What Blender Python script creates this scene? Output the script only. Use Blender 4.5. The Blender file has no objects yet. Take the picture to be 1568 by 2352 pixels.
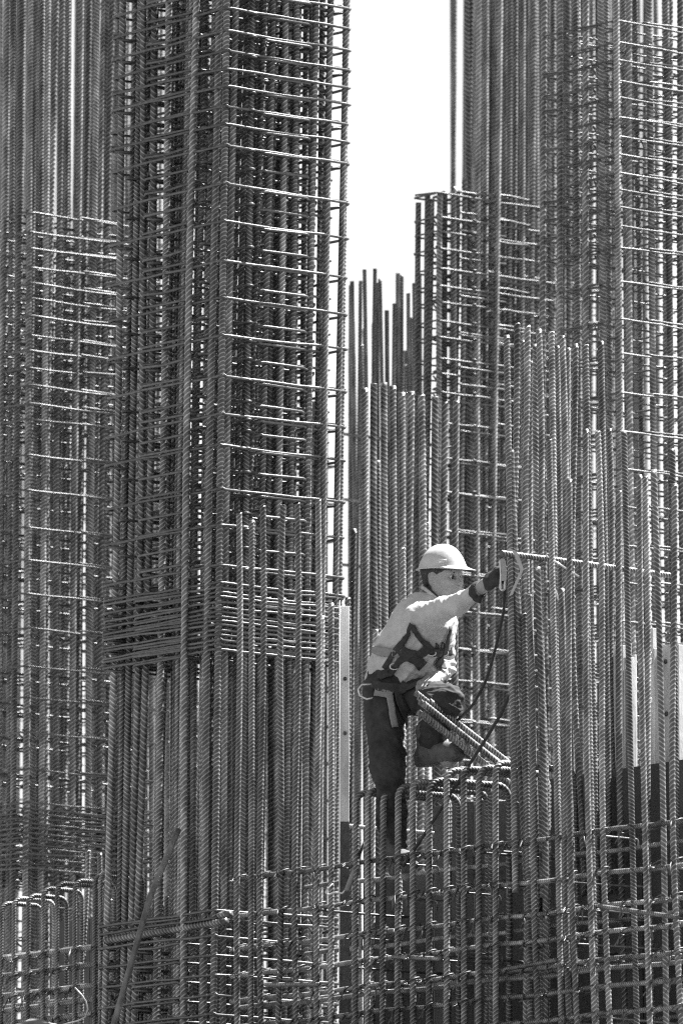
import bpy, bmesh, math, random
import numpy as np
from mathutils import Vector, Matrix, Quaternion

R = math.radians
rng = random.Random(7)
scene = bpy.context.scene
col = scene.collection

# ------------------------------------------------------------------ camera
# photo units: 1568 x 2352 "display pixels"
FPX = 20000.0                 # focal length in display pixels
DIST = 40.0                   # camera stands 40 m from the front column's corner
PITCH = R(8.3)
ZMID = 2.75                   # height at the middle of the frame on the plane Y = 0
CAMZ = ZMID - DIST * math.tan(PITCH)
cd = bpy.data.cameras.new('camera')
cam = bpy.data.objects.new('camera', cd)
col.objects.link(cam)
cam.location = (0, -DIST, CAMZ)
cam.rotation_euler = (R(90) + PITCH, 0, 0)
cd.sensor_fit = 'VERTICAL'
cd.sensor_height = 36.0
cd.lens = 36.0 * FPX / 2352.0
cd.clip_start = 0.5
cd.clip_end = 3000
scene.camera = cam
cd.dof.use_dof = True; cd.dof.focus_distance = 39.3; cd.dof.aperture_fstop = 4.5

# ------------------------------------------------------------------ sky, sun, exposure
SUN_AZ = R(59)                # to the right of straight behind the scene
SUN_EL = R(60)
w = bpy.data.worlds.new('World'); scene.world = w; w.use_nodes = True
nt = w.node_tree; nt.nodes.clear()
sky = nt.nodes.new('ShaderNodeTexSky'); sky.sky_type = 'NISHITA'; sky.sun_disc = False
sky.sun_elevation = SUN_EL; sky.sun_rotation = SUN_AZ; sky.dust_density = 1.0; sky.air_density = 0.6
hs = nt.nodes.new('ShaderNodeHueSaturation'); hs.inputs['Saturation'].default_value = 0.0
bg = nt.nodes.new('ShaderNodeBackground'); bg.inputs['Strength'].default_value = 0.05
wo = nt.nodes.new('ShaderNodeOutputWorld')
nt.links.new(sky.outputs[0], hs.inputs['Color']); nt.links.new(hs.outputs[0], bg.inputs[0]); nt.links.new(bg.outputs[0], wo.inputs[0])
sd = bpy.data.lights.new('sun', 'SUN'); sd.energy = 5.0; sd.angle = R(0.53); sd.color = (1, 1, 1)
sun = bpy.data.objects.new('sun', sd); col.objects.link(sun)
sv = Vector((math.sin(SUN_AZ) * math.cos(SUN_EL), math.cos(SUN_AZ) * math.cos(SUN_EL), math.sin(SUN_EL)))
sun.rotation_euler = sv.to_track_quat('Z', 'Y').to_euler()
sun.location = (20, 20, 25)
scene.view_settings.view_transform = 'Standard'; scene.view_settings.look = 'None'
scene.view_settings.gamma = 1.0; scene.view_settings.use_curve_mapping = False
scene.view_settings.exposure = 2.15
scene.render.engine = 'CYCLES'
scene.cycles.use_denoising = False
scene.cycles.filter_width = 1.2
scene.cycles.max_bounces = 6; scene.cycles.diffuse_bounces = 3; scene.cycles.glossy_bounces = 3
scene.cycles.caustics_reflective = False; scene.cycles.caustics_refractive = False

# ------------------------------------------------------------------ pixel -> place
FW = Vector((0, math.cos(PITCH), math.sin(PITCH))); UP = Vector((0, -math.sin(PITCH), math.cos(PITCH)))
CAM = Vector((0, -DIST, CAMZ))
def ray(px, py):
    return FW + Vector((1, 0, 0)) * ((px - 784) / FPX) + UP * ((1176 - py) / FPX)
def P(px, py, Y):
    d = ray(px, py); t = (Y + DIST) / d.y
    return CAM + d * t
def PW(px, py, A, dirv):
    """where the pixel's ray meets the upright plane through A along dirv"""
    n = Vector((-dirv.y, dirv.x, 0)); d = ray(px, py)
    t = (Vector((A[0], A[1], 0)) - Vector((CAM.x, CAM.y, 0))).dot(n) / d.dot(n)
    return CAM + d * t
def ZAT(py, Y): return P(784, py, Y).z
# the two building directions: u runs right and towards the camera, v right and away
UU = Vector((math.cos(R(51)), -math.sin(R(51)), 0)); VV = Vector((math.cos(R(39)), math.sin(R(39)), 0))

# ------------------------------------------------------------------ materials (all neutral: a black and white world)
def new_mat(name):
    m = bpy.data.materials.new(name); m.use_nodes = True
    return m, m.node_tree, m.node_tree.nodes['Principled BSDF']
def grey(v): return (v, v, v, 1)
def mat_noise(name, lo, hi, scale=30, rough=(.4, .7), metallic=0.0, bump=0.0, bscale=None, vary=0.0, detail=6, stretch=None, spec=.5, macro=0):
    m, t, b = new_mat(name); N = t.nodes; L = t.links
    tc = N.new('ShaderNodeTexCoord'); mp = N.new('ShaderNodeMapping'); L.new(tc.outputs['Object'], mp.inputs[0])
    if stretch: mp.inputs['Scale'].default_value = stretch
    oi = N.new('ShaderNodeObjectInfo')
    ad = N.new('ShaderNodeVectorMath'); ad.operation = 'MULTIPLY_ADD'
    L.new(oi.outputs['Random'], ad.inputs[0]); ad.inputs[1].default_value = (7, 13, 29); L.new(mp.outputs[0], ad.inputs[2])
    n = N.new('ShaderNodeTexNoise'); n.inputs['Scale'].default_value = scale; n.inputs['Detail'].default_value = detail; n.inputs['Roughness'].default_value = .65
    L.new(ad.outputs[0], n.inputs['Vector'])
    cr = N.new('ShaderNodeValToRGB'); cr.color_ramp.elements[0].position = .33; cr.color_ramp.elements[1].position = .68
    cr.color_ramp.elements[0].color = grey(lo); cr.color_ramp.elements[1].color = grey(hi)
    L.new(n.outputs['Fac'], cr.inputs[0])
    src = cr.outputs[0]
    if vary:
        mr = N.new('ShaderNodeMapRange'); mr.inputs['To Min'].default_value = 1 - vary; mr.inputs['To Max'].default_value = 1 + vary
        L.new(oi.outputs['Random'], mr.inputs['Value'])
        mx = N.new('ShaderNodeVectorMath'); mx.operation = 'SCALE'; L.new(src, mx.inputs[0]); L.new(mr.outputs[0], mx.inputs['Scale'])
        src = mx.outputs[0]
    if macro:      # splashes of cement and mill scale
        n3 = N.new('ShaderNodeTexNoise'); n3.inputs['Scale'].default_value = 5.5; n3.inputs['Detail'].default_value = 4
        L.new(ad.outputs[0], n3.inputs['Vector'])
        m3 = N.new('ShaderNodeMapRange'); m3.inputs['From Min'].default_value = .34; m3.inputs['From Max'].default_value = .68
        m3.inputs['To Min'].default_value = 1 - macro * .6; m3.inputs['To Max'].default_value = 1 + macro
        L.new(n3.outputs['Fac'], m3.inputs['Value'])
        x3 = N.new('ShaderNodeVectorMath'); x3.operation = 'SCALE'; L.new(src, x3.inputs[0]); L.new(m3.outputs[0], x3.inputs['Scale']); src = x3.outputs[0]
    L.new(src, b.inputs['Base Color'])
    rr = N.new('ShaderNodeMapRange'); rr.inputs['To Min'].default_value = rough[0]; rr.inputs['To Max'].default_value = rough[1]
    L.new(n.outputs['Fac'], rr.inputs['Value']); L.new(rr.outputs[0], b.inputs['Roughness'])
    b.inputs['Metallic'].default_value = metallic
    b.inputs['Specular IOR Level'].default_value = spec
    if bump:
        n2 = N.new('ShaderNodeTexNoise'); n2.inputs['Scale'].default_value = bscale or scale * 3; n2.inputs['Detail'].default_value = 5
        L.new(ad.outputs[0], n2.inputs['Vector'])
        bp = N.new('ShaderNodeBump'); bp.inputs['Strength'].default_value = bump; bp.inputs['Distance'].default_value = .004
        L.new(n2.outputs['Fac'], bp.inputs['Height']); L.new(bp.outputs[0], b.inputs['Normal'])
    return m
M = {}
M['rebar'] = mat_noise('rebar_steel', .05, .165, 22, (.34, .55), .12, .3, 260, .52, stretch=(1, 1, .35), macro=.6)
M['crest'] = mat_noise('rebar_worn_lit_rib', .2, .44, 22, (.26, .42), .3, 0, None, .35, stretch=(1, 1, .35), macro=.45)  # paler crests put the ribs' light and shade into colour, besides scraped wear
M['tie'] = mat_noise('hoop_steel', .06, .14, 40, (.28, .45), .2, .2, 300, .25)
M['wire'] = mat_noise('tie_wire_steel', .05, .14, 60, (.4, .6), .5, 0, None, .2)
M['concrete'] = mat_noise('dark_concrete', .10, .18, 2.5, (.8, .95), 0, .5, 30)  # even dark tone chosen to lower bounce light onto the bars
M['ground'] = mat_noise('trodden_earth', .04, .08, .4, (.9, 1), 0, .6, 4)
M['form_light'] = mat_noise('galvanised_formwork', .48, .78, 9, (.4, .65), .1, .35, 60, .08, stretch=(1, 1, .4), macro=.3)
M['form_dark'] = mat_noise('dark_shutter_or_shade_board', .025, .06, 7, (.45, .7), 0, .3, 60, .3, stretch=(1, 1, .3), macro=.8)  # also on the added sheets that stand for shade

# ------------------------------------------------------------------ mesh helpers
def mesh(name, verts, faces, mat, smooth=True):
    me = bpy.data.meshes.new(name)
    me.from_pydata([tuple(v) for v in verts], [], [tuple(f) for f in faces])
    if smooth: me.polygons.foreach_set('use_smooth', [True] * len(me.polygons))
    if mat is not None: me.materials.append(mat)
    me.update()
    return me
def obj(name, me, parent=None, loc=(0, 0, 0), quat=None):
    o = bpy.data.objects.new(name, me); col.objects.link(o)
    o.location = loc
    if quat is not None: o.rotation_mode = 'QUATERNION'; o.rotation_quaternion = quat
    if parent is not None: o.parent = parent
    return o
def thing(name, label, cat, loc, group=None):
    o = bpy.data.objects.new(name, None); col.objects.link(o); o.location = loc; o.empty_display_size = .2
    o['label'] = label; o['category'] = cat
    if group: o['group'] = group
    return o
def tag(o, label, cat, group=None):
    o['label'] = label; o['category'] = cat
    if group: o['group'] = group
    return o
def frames(pts):
    """parallel-transport frames along a polyline"""
    pts = np.asarray(pts, float)
    T = np.gradient(pts, axis=0); T /= np.linalg.norm(T, axis=1)[:, None]
    n0 = np.cross(T[0], (0.31, .95, 0.02)); n0 /= np.linalg.norm(n0)
    Ns = [n0]
    for i in range(1, len(pts)):
        n = Ns[-1] - T[i] * np.dot(Ns[-1], T[i]); n /= np.linalg.norm(n); Ns.append(n)
    Ns = np.array(Ns); B = np.cross(T, Ns)
    return T, Ns, B
def resample(path, s):
    path = np.asarray(path, float)
    d = np.concatenate([[0], np.cumsum(np.linalg.norm(np.diff(path, axis=0), axis=1))])
    return np.stack([np.interp(s, d, path[:, k]) for k in range(3)], 1)
def plen(path):
    path = np.asarray(path, float)
    return float(np.linalg.norm(np.diff(path, axis=0), axis=1).sum())
def sweep(centres, radii, n, phase=0.0, shift=None, closed=False, caps=True):
    """centres (K,3), radii (K,n) or (K,) -> verts, faces"""
    K = len(centres); T, Nn, B = frames(centres)
    ph = phase + np.arange(n) * 2 * math.pi / n
    rad = np.asarray(radii, float)
    if rad.ndim == 1: rad = np.repeat(rad[:, None], n, 1)
    V = centres[:, None, :] + rad[:, :, None] * (np.cos(ph)[None, :, None] * Nn[:, None, :] + np.sin(ph)[None, :, None] * B[:, None, :])
    if shift is not None: V = V + shift[:, :, None] * T[:, None, :]
    V = V.reshape(-1, 3)
    a = np.arange(K - 1)[:, None] * n; j = np.arange(n)[None, :]; j2 = (j + 1) % n
    F = np.stack([a + j, a + j2, a + n + j2, a + n + j], -1).reshape(-1, 4).tolist()
    if closed:
        b = (K - 1) * n
        F += [[b + i, b + (i + 1) % n, (i + 1) % n, i] for i in range(n)]
    elif caps:
        F.append(list(range(n))[::-1]); F.append([(K - 1) * n + i for i in range(n)])
    return V, F
def rib_tube(path, r, n=10, pf=1.3):
    """deformed reinforcing bar along a path: oblique crescent ribs and two length ribs"""
    L = plen(path); p = pf * r; h = .17 * r
    k = int(L / p)
    base = np.arange(k)[:, None] * p
    s = (base + np.array([0.0, .42, .56, .84])[None, :] * p).reshape(-1)
    amp = np.tile([0, 0, 1, 1], k).astype(float)
    s = np.concatenate([s, [k * p, L]]) if L - k * p > 1e-4 else np.concatenate([s, [L]])
    amp = np.concatenate([amp, np.zeros(len(s) - len(amp))])
    c = resample(path, s)
    ph = np.arange(n) * 2 * math.pi / n
    cres = np.abs(np.sin(ph)) ** .6
    lon = np.clip(np.abs(np.cos(ph)) * 6 - 5, 0, 1)
    rad = r * .96 + h * amp[:, None] * cres[None, :] + .09 * r * lon[None, :]
    sh = (-.62 * p) * np.cos(ph)[None, :] * np.ones(len(s))[:, None]
    sh[0] = 0; sh[-1] = 0
    if len(s) > 2: sh[-2] = 0
    V, F = sweep(c, rad, n, 0.0, sh)
    am = ((amp[:-1] + amp[1:]) > 1.5)
    mi = np.zeros(len(F), dtype=np.int32); mi[:len(am) * n] = np.repeat(am, n).astype(np.int32)
    return V, F, mi
def ribmesh(path, r, n=10, pf=1.3):
    V, F, mi = rib_tube(path, r, n, pf)
    me = mesh('ribbed_bar', V, F, M['rebar']); me.materials.append(M['crest']); me.polygons.foreach_set('material_index', mi)
    return me
def tube(path, r, n=6, closed=False, radii=None):
    c = np.asarray(path, float)
    return sweep(c, np.full(len(c), r) if radii is None else np.asarray(radii, float), n, closed=closed)
def merge(parts):
    V = []; F = []; o = 0
    for v, f in parts:
        v = [tuple(x) for x in v]
        V += v; F += [[i + o for i in q] for q in f]; o += len(v)
    return V, F
def box(c, s, rot=None, bev=0):
    """box centred at c with full sizes s"""
    bm = bmesh.new(); bmesh.ops.create_cube(bm, size=1)
    for v in bm.verts: v.co = Vector((v.co.x * s[0], v.co.y * s[1], v.co.z * s[2]))
    if bev: bmesh.ops.bevel(bm, geom=bm.edges[:], offset=bev, segments=2, affect='EDGES', profile=.6)
    m = Matrix.Translation(Vector(c)) @ (rot.to_matrix().to_4x4() if rot is not None else Matrix())
    bm.transform(m); bm.verts.index_update()
    V = [v.co.copy() for v in bm.verts]; F = [[v.index for v in f.verts] for f in bm.faces]
    bm.free()
    return V, F
def round_path(pts, rad, seg=5, closed=False):
    """polyline with rounded corners"""
    pts = [Vector(p) for p in pts]; out = []; n = len(pts)
    for i, p in enumerate(pts):
        if not closed and i in (0, n - 1): out.append(p); continue
        a = pts[i - 1]; b = pts[(i + 1) % n]
        d1 = (a - p).normalized(); d2 = (b - p).normalized()
        ang = d1.angle(d2); cut = min(rad / math.tan(ang / 2), (a - p).length * .49, (b - p).length * .49)
        s = p + d1 * cut; e = p + d2 * cut
        rr = cut * math.tan(ang / 2)
        cen = p + (d1 + d2).normalized() * (rr / math.sin(ang / 2))
        v1 = s - cen; v2 = e - cen; tot = v1.angle(v2); ax = v1.cross(v2).normalized()
        for k in range(seg + 1):
            out.append(cen + Quaternion(ax, tot * k / seg) @ v1)
    return out

# straight ribbed bars: shared meshes by radius, length (quarter metres) and bow
_bars = {}
def bar_mesh(r, L, variant, n=10, mat='rebar'):
    key = (round(r, 4), L, variant, n, mat)
    if key not in _bars:
        z = np.linspace(0, L, 40); amp = (0.002, .008, .015)[variant]
        x = amp * np.sin(z / L * math.pi * (1, 2.6, 1.7)[variant] + variant); y = amp * .7 * np.sin(z / L * math.pi * 2.2 + 1.3)
        _bars[key] = ribmesh(np.stack([x - x[0], y - y[0], z], 1), r, n, (1.25, 1.45, 1.62)[variant])
    return _bars[key]
ZREF = 2.75
def upright(parent, xy, r, ztop, lean=0.0, jit=.0022, n=10, zbot=-.3, name='vertical_bar', leany=0.0):
    """an upright ribbed bar whose axis passes xy at height ZREF, cut at ztop"""
    L = math.ceil((ztop - zbot) / .25) * .25
    d = Vector((lean + rng.gauss(0, jit), leany + rng.gauss(0, jit), 1.0)); d.normalize()
    q = Vector((0, 0, 1)).rotation_difference(d) @ Quaternion((0, 0, 1), (math.pi if rng.random() < .22 else 0) + rng.uniform(-.7, .7))
    z0 = ztop - L * d.z
    p = Vector((xy[0], xy[1], 0)) + d * ((z0 - ZREF) / d.z); p.z = z0
    return obj(name, bar_mesh(r, L, rng.choice((0, 1, 2)), n), parent, p - parent.location, q)
# ------------------------------------------------------------------ ground and foundation
def sheet(name, x0, x1, y0, y1, z, mat):
    o = obj(name, mesh(name, [(x0, y0, z), (x1, y0, z), (x1, y1, z), (x0, y1, z)], [(0, 1, 2, 3)], mat, False)); o['kind'] = 'structure'; return o
sheet('ground', -900, 900, -300, 1500, CAMZ - 1.6, M['ground'])
V, F = box((0, 8.9, (CAMZ - 1.7) / 2), (26, 25, -(CAMZ - 1.5)), bev=.03)
o = obj('foundation_slab', mesh('foundation_slab', V, F, M['concrete'], False)); o['kind'] = 'structure'

# ------------------------------------------------------------------ column cages
class Cage:
    """corner nearest the camera at pixel px on depth Y; sides run back along -u (length L1) and v (length L2)"""
    def __init__(s, name, label, cat, px, Y, L1, L2, lean=0.0, group=None, hoop_r=.006):
        c = P(px, 1176, Y); s.c = Vector((c.x, c.y, 0)); s.Y = Y; s.L1 = L1; s.L2 = L2; s.lean = lean; s.hr = hoop_r
        s.root = thing(name, label, cat, s.c.copy(), group)
        s.zref = c.z
        s.hoops = {}
    def at(s, a, b): return s.c - UU * a + VV * b
    def bar(s, a, b, r, ztop, n=10, jit=.0022, lean=0.0):
        q = s.at(a, b)
        # the cage leans as one: the axis passes q at mid-frame height of this depth
        x = q.x + s.lean * (ZREF - s.zref)
        return upright(s.root, (x, q.y), r, ztop, s.lean + lean, jit, n)
    def hoop_mesh(s, a0, a1, b0, b1, var, tail=True):
        key = (round(a0, 3), round(a1, 3), round(b0, 3), round(b1, 3), var)
        if key in s.hoops: return s.hoops[key]
        rr = random.Random(hash(key) & 0xffff)
        corners = [(a0, b0), (a0, b1), (a1, b1), (a1, b0)]
        pts = [(-UU * a + VV * b) for a, b in corners]
        path = round_path(pts, .03, 4, True)
        fine = []
        for i in range(len(path)):
            p, q = path[i], path[(i + 1) % len(path)]
            k = max(1, int((q - p).length / .12))
            for j in range(k): fine.append(p.lerp(q, j / k))
        fine = [p + Vector((rr.gauss(0, .0016), rr.gauss(0, .0016), rr.gauss(0, .0022))) for p in fine]
        parts = [tube(fine, s.hr, 6, closed=True)]
        if tail:   # the two bent ends of the stirrup, hooked round one corner bar
            k = rr.choice((0, 1, 2, 3)); a, b = corners[k]
            sa = 1 if a == a0 else -1; sb = 1 if b == b0 else -1
            p0 = -UU * a + VV * b
            for w_, dz in ((.02, .012), (.045, -.01)):
                e = p0 + (-UU * sa * .09) + VV * sb * .075
                parts.append(tube([p0 + (-UU) * sa * w_ + Vector((0, 0, dz)), e + (-UU) * sa * w_ * .4 + Vector((0, 0, dz * 2))], s.hr, 6))
        V, F = merge(parts)
        s.hoops[key] = mesh('stirrup', V, F, M['tie'])
        return s.hoops[key]
    def hoop(s, z, a0=None, a1=None, b0=None, b1=None, m=.022, tilt=.006, name='hoop'):
        a0 = -m if a0 is None else a0; a1 = s.L1 + m if a1 is None else a1
        b0 = -m if b0 is None else b0; b1 = s.L2 + m if b1 is None else b1
        me = s.hoop_mesh(a0, a1, b0, b1, rng.randrange(4))
        ax = Vector((rng.gauss(0, tilt), rng.gauss(0, tilt), 0))
        q = Quaternion(ax.normalized(), ax.length) if ax.length > 0 else None
        return obj(name, me, s.root, (s.lean * (z - s.zref) + rng.gauss(0, .002), rng.gauss(0, .002), z), q)
    def cross(s, z, along, off, m=.024):
        """a straight link through the cage with hooked ends"""
        key = ('x', along, round(off, 3))
        if key not in s.hoops:
            if along == 'v': p0 = -UU * off - VV * m; p1 = -UU * off + VV * (s.L2 + m); sd_ = -UU
            else: p0 = VV * off + UU * m; p1 = VV * off - UU * (s.L1 + m); sd_ = VV
            d = (p1 - p0).normalized()
            path = round_path([p0 + sd_ * .03 + d * .06, p0 + sd_ * .03 - d * .004, p0 - d * .004, p1 + d * .004, p1 + sd_ * .03 + d * .004, p1 + sd_ * .03 - d * .06], .014, 3)
            V, F = tube(path, s.hr * .9, 6); s.hoops[key] = mesh('link', V, F, M['tie'])
        return obj('cross_link', s.hoops[key], s.root, (s.lean * (z - s.zref), 0, z + rng.gauss(0, .004)))

def disp(a, off=0.0, k=.5): return [off + k * y for y in a]

# --- the tall front column cage
A = Cage('column_cage', 'tall dense rebar column cage rising the full height beside the worker', 'rebar cage', 505, 0.0, .84, .715, .0125, 'rebar column cages', .0068)
zc = lambda y: ZAT(y, 0.0)
TOP = 6.6
for px in (254, 277, 303, 323, 346, 371, 398, 426, 442, 466, 487, 508):
    s_ = (508 - px) / (500 * .629)
    A.bar(s_, 0 if px in (254, 303, 323, 371, 426, 442, 487, 508) else .05, .0158 if px not in (346, 398, 466) else .014, TOP - rng.random() * .4)
for b in (.10, .19, .27, .36, .45, .54, .63, .715):
    A.bar(0 if b > .7 or rng.random() < .7 else .04, b, .0145, TOP - rng.random() * .4)
for a in (.0, .1, .2, .29, .38, .47, .56, .65, .74, .84): A.bar(a, .715, .0145, TOP - rng.random() * .4, 8)
for b in (.1, .2, .31, .42, .53, .62): A.bar(.84, b, .0145, TOP - rng.random() * .4, 8)
for a in (.12, .26, .42, .56, .7):
    for b in (.13, .22, .3, .38, .47, .54, .6): A.bar(a + rng.uniform(-.03, .03), b, .014, TOP - rng.random() * .5, 8)
hy = disp([40, 145, 235, 320, 400, 490, 575, 670, 845, 1020, 1200, 1370, 1545]) + disp([160, 335, 480, 680, 845, 1030], 784)
hy = [-330, -285, -245, -200, -155, -110, -68, -25] + hy
for y in hy:
    z = zc(y)
    A.hoop(z, tilt=.008)
    A.hoop(z + rng.uniform(.01, .03), a0=.22, a1=.6, tilt=.008, name='inner_hoop')
    A.hoop(z - .013, b0=.2, b1=.5, tilt=.008, name='inner_hoop')
    if y < 345 or y > 700:
        A.cross(z + .01, 'v', .12); A.cross(z - .01, 'u', .13)
big = [y for y in hy if y > 330]
for y0, y1 in zip(big[:-1], big[1:]):
    z = zc((y0 + y1) / 2 + rng.uniform(-8, 8))
    A.hoop(z, a0=.22, a1=.6, tilt=.01, name='inner_hoop'); A.hoop(z - .02, b0=.2, b1=.5, tilt=.01, name='inner_hoop'); A.cross(z + .015, 'v', .12); A.cross(z + .02, 'v', .7); A.cross(z - .01, 'u', .13)
y = 1340.0
while y < 1500:
    A.hoop(zc(y), tilt=.012)
    if rng.random() < .8: A.hoop(zc(y + 6), a0=.22, a1=.62, tilt=.012, name='inner_hoop')
    if rng.random() < .5: A.hoop(zc(y + 3), b0=.2, b1=.5, tilt=.012, name='inner_hoop')
    y += rng.uniform(9, 14)
for y in (2092, 2110, 2150, 2195, 2240, 2285, 2330, 2375, 2420, 2465):
    A.hoop(zc(y), tilt=.008)
    A.hoop(zc(y + 10), a0=.22, a1=.6, name='inner_hoop')

# --- far left cage: hoops in its lower half, free bars above
B = Cage('column_cage', 'rebar column cage with hoops ending halfway and free bars standing out of its top', 'rebar cage', 64, 3.0, .62, .80, .004, 'rebar column cages', .0052)
zb = lambda y: ZAT(y, 3.0)
for b in np.linspace(0, .80, 9): B.bar(0, float(b), .0145, 7.4 - rng.random() * .3, jit=.003)
for a in np.linspace(.1, .62, 6): B.bar(float(a), 0, .0145, 7.4 - rng.random() * .3, jit=.003); B.bar(float(a), .8, .0145, 7.4, 8, jit=.003)
for b in np.linspace(.1, .7, 7): B.bar(.62, float(b), .0145, 7.3, 8, jit=.003)
for a in (.15, .3, .46):
    for b in (.12, .27, .42, .57, .7): B.bar(a, b, .0145, 7.3 - rng.random() * .3, 8, jit=.003)
hyb = disp([980, 1070, 1145, 1230, 1305, 1375, 1455, 1540]) + disp([45, 125, 205, 290, 360, 525, 685, 855, 1005, 1160, 1320, 1495], 784) + disp([70, 230, 400], 1568)
for y in hyb:
    z = zb(y)
    B.hoop(z); B.hoop(z + .012, b0=.3, b1=.56, name='inner_hoop'); B.hoop(z - .012, a0=.18, a1=.44, name='inner_hoop')
    B.cross(z + .01, 'v', .3)
for y in np.arange(1845, 2005, 11.5):
    B.hoop(zb(float(y)), tilt=.01); B.hoop(zb(float(y) + 5), b0=.3, b1=.56, name='inner_hoop', tilt=.01)
for y in (2080, 2160, 2240, 2320, 2400): B.hoop(zb(y))

# --- cage beyond the worker, hoops ending below a stand of free bars
C = Cage('column_cage', 'rebar column cage behind the worker, free bars standing tall above its top hoop', 'rebar cage', 1008, 4.0, .17, .90, .003, 'rebar column cages', .0052)
zz = lambda y: ZAT(y, 4.0)
for i, b in enumerate(np.linspace(0, .90, 11)): C.bar(0, float(b), .0145, 7.7 - rng.random() * .3 if i > 2 else ZAT((445, 425, 400)[i], 4.0), jit=.003, lean=rng.choice((0, 0, .006)))  # leftmost bars cut short in place of bars washed out by glare
for a in (.085, .17): C.bar(float(a), 0, .0145, ZAT(455 if a > .1 else 440, 4.0), 8, jit=.003); C.bar(float(a), .9, .0145, 7.6, 8, jit=.003)
for b in np.linspace(.08, .84, 9): C.bar(.17, float(b), .0145, 7.6 if b > .3 else ZAT(455 - 150 * b, 4.0), 8, jit=.003)
for a in (.1,):
    for b in (.1, .24, .38, .52, .66, .8): C.bar(a, b, .0145, 7.6 - rng.random() * .3 if b > .2 else ZAT(430, 4.0), 8, jit=.003)
hyc = disp([890, 1000, 1065, 1145, 1235, 1315, 1390, 1475, 1550]) + disp([80, 150, 235, 375, 535, 690, 870], 784) + [1310, 1400, 1485, 1560, 1655, 1740, 1830, 1915, 2000, 2090, 2180]
for y in hyc:
    z = zz(y)
    C.hoop(z); C.hoop(z + rng.uniform(-.04, .04), b0=.3, b1=.6, name='inner_hoop'); C.hoop(z + rng.uniform(-.05, .05), b0=.1, b1=.45, name='inner_hoop')
    C.cross(z + .01, 'u', .2); C.cross(z - .01, 'u', .66)

# --- right hand cage, hooped nearly to its top
D = Cage('column_cage', 'rebar column cage hooped high up its height, standing behind the steel formwork', 'rebar cage', 1422, 2.0, .52, .78, -.004, 'rebar column cages', .0052)
zd = lambda y: ZAT(y, 2.0)
for b in np.linspace(0, .78, 8): D.bar(0, float(b), .0155, 7.0 - rng.random() * .3)
for a in (.11, .21, .31, .42, .52): D.bar(a, 0, .0155, 7.0 - rng.random() * .3)
for a in (.17, .34, .52): D.bar(a, .78, .0145, 6.9, 8)
for b in (.2, .4, .6): D.bar(.52, b, .0145, 6.9, 8)
for a, b in ((.15, .18), (.15, .5), (.36, .3)): D.bar(a, b, .0145, 6.9, 8)
hyd = disp([100, 200, 280, 375, 450, 545, 630, 715, 800, 875, 955, 1040, 1140, 1295, 1470]) + disp([60, 240, 415, 590, 760, 940, 1110, 1290], 784) + [1520, 1610, 1700, 1790, 1880, 1970]
for y in hyd:
    z = zd(y)
    D.hoop(z, tilt=.008); D.hoop(z + .016, b0=.18, b1=.52, name='inner_hoop'); D.hoop(z - .013, a0=.1, a1=.36, name='inner_hoop')

# --- cages standing further back, seen only through the others
def far_cage(px, Y, L1, L2, ztop, label, hoops, dens=.11):
    g = Cage('column_cage', label, 'rebar cage', px, Y, L1, L2, 0, 'rebar column cages', .0052)
    for b in np.arange(0, L2 + .01, dens): g.bar(0, float(b), .015, ztop - rng.random() * .3, 6); g.bar(L1, float(b), .015, ztop - rng.random() * .3, 6)
    for a in np.arange(dens, L1 - .02, dens): g.bar(float(a), 0, .015, ztop - rng.random() * .3, 6); g.bar(float(a), L2, .015, ztop - rng.random() * .3, 6)
    for z in hoops: g.hoop(z)
    return g
far_cage(420, 7.0, .8, .8, 8.4, 'dark rebar column cage standing hidden behind the tall front cage', np.arange(.3, 7, .16))
far_cage(640, 6.0, .5, .36, ZAT(820, 6.0), 'shorter rebar column cage hidden close behind the tall front cage', np.arange(.3, 4.3, .2), .08)  # added to fill sky slits; stopped low where glare whitens the bars
far_cage(1112, 5.4, .14, .80, 7.9, 'dense narrow rebar cage pressed close behind the free standing bars', np.arange(.2, 5.0, .21), .062)
far_cage(1150, 6.6, .14, .84, 8.1, 'second narrow rebar cage in the dark behind the worker', np.arange(.3, 5.0, .23), .07)
far_cage(1250, 8.5, .8, .9, 8.4, 'distant rebar column cage seen through the bars behind the worker', np.arange(.3, 4.2, .17))
far_cage(150, 8.0, .8, .9, 8.6, 'distant rebar column cage behind the far cage of free standing bars', np.arange(.3, 4.0, .17))

# --- two rows of cut starter bars in the bright gap
S1 = thing('starter_bar_row', 'row of cut starter bars ending above the worker, running back from the front cage', 'rebar', P(820, 2352, .9) * 1, 'starter bar rows')
S1.location.z = 0
s1p = P(822, 1176, .75)
tops1 = [(80, 215), (120, 195), (170, 190), (210, 205), (250, 235), (295, 230), (345, 250), (400, 255), (450, 280), (500, 275)]
for x, y in tops1:
    q = PW(784 + .5 * x + 8, 784 + .5 * y, s1p, VV); z = q.z
    upright(S1, (q.x + .012, q.y), .0165, z, -.004, .003)
for k in range(7):
    q = PW(836 + 28 * k, 1176, s1p, VV) + Vector((-.05, .22, 0)); upright(S1, (q.x, q.y), .015, zc(900 + rng.uniform(60, 420)), 0, .004)
hz = ribmesh([-VV * .05, VV * .62], .010, 8)
for y in (1900,):
    q = PW(815, y, s1p, VV); obj('horizontal_bar', hz, S1, q - S1.location - Vector((0, .03, 0)))
S2 = thing('starter_bar_row', 'taller pale starter bars ending in the white gap of sky', 'rebar', P(860, 2352, 6.0) * 1, 'starter bar rows')
S2.location.z = 0
s2p = P(800, 1176, 5.2)
x = 802.0
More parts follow.
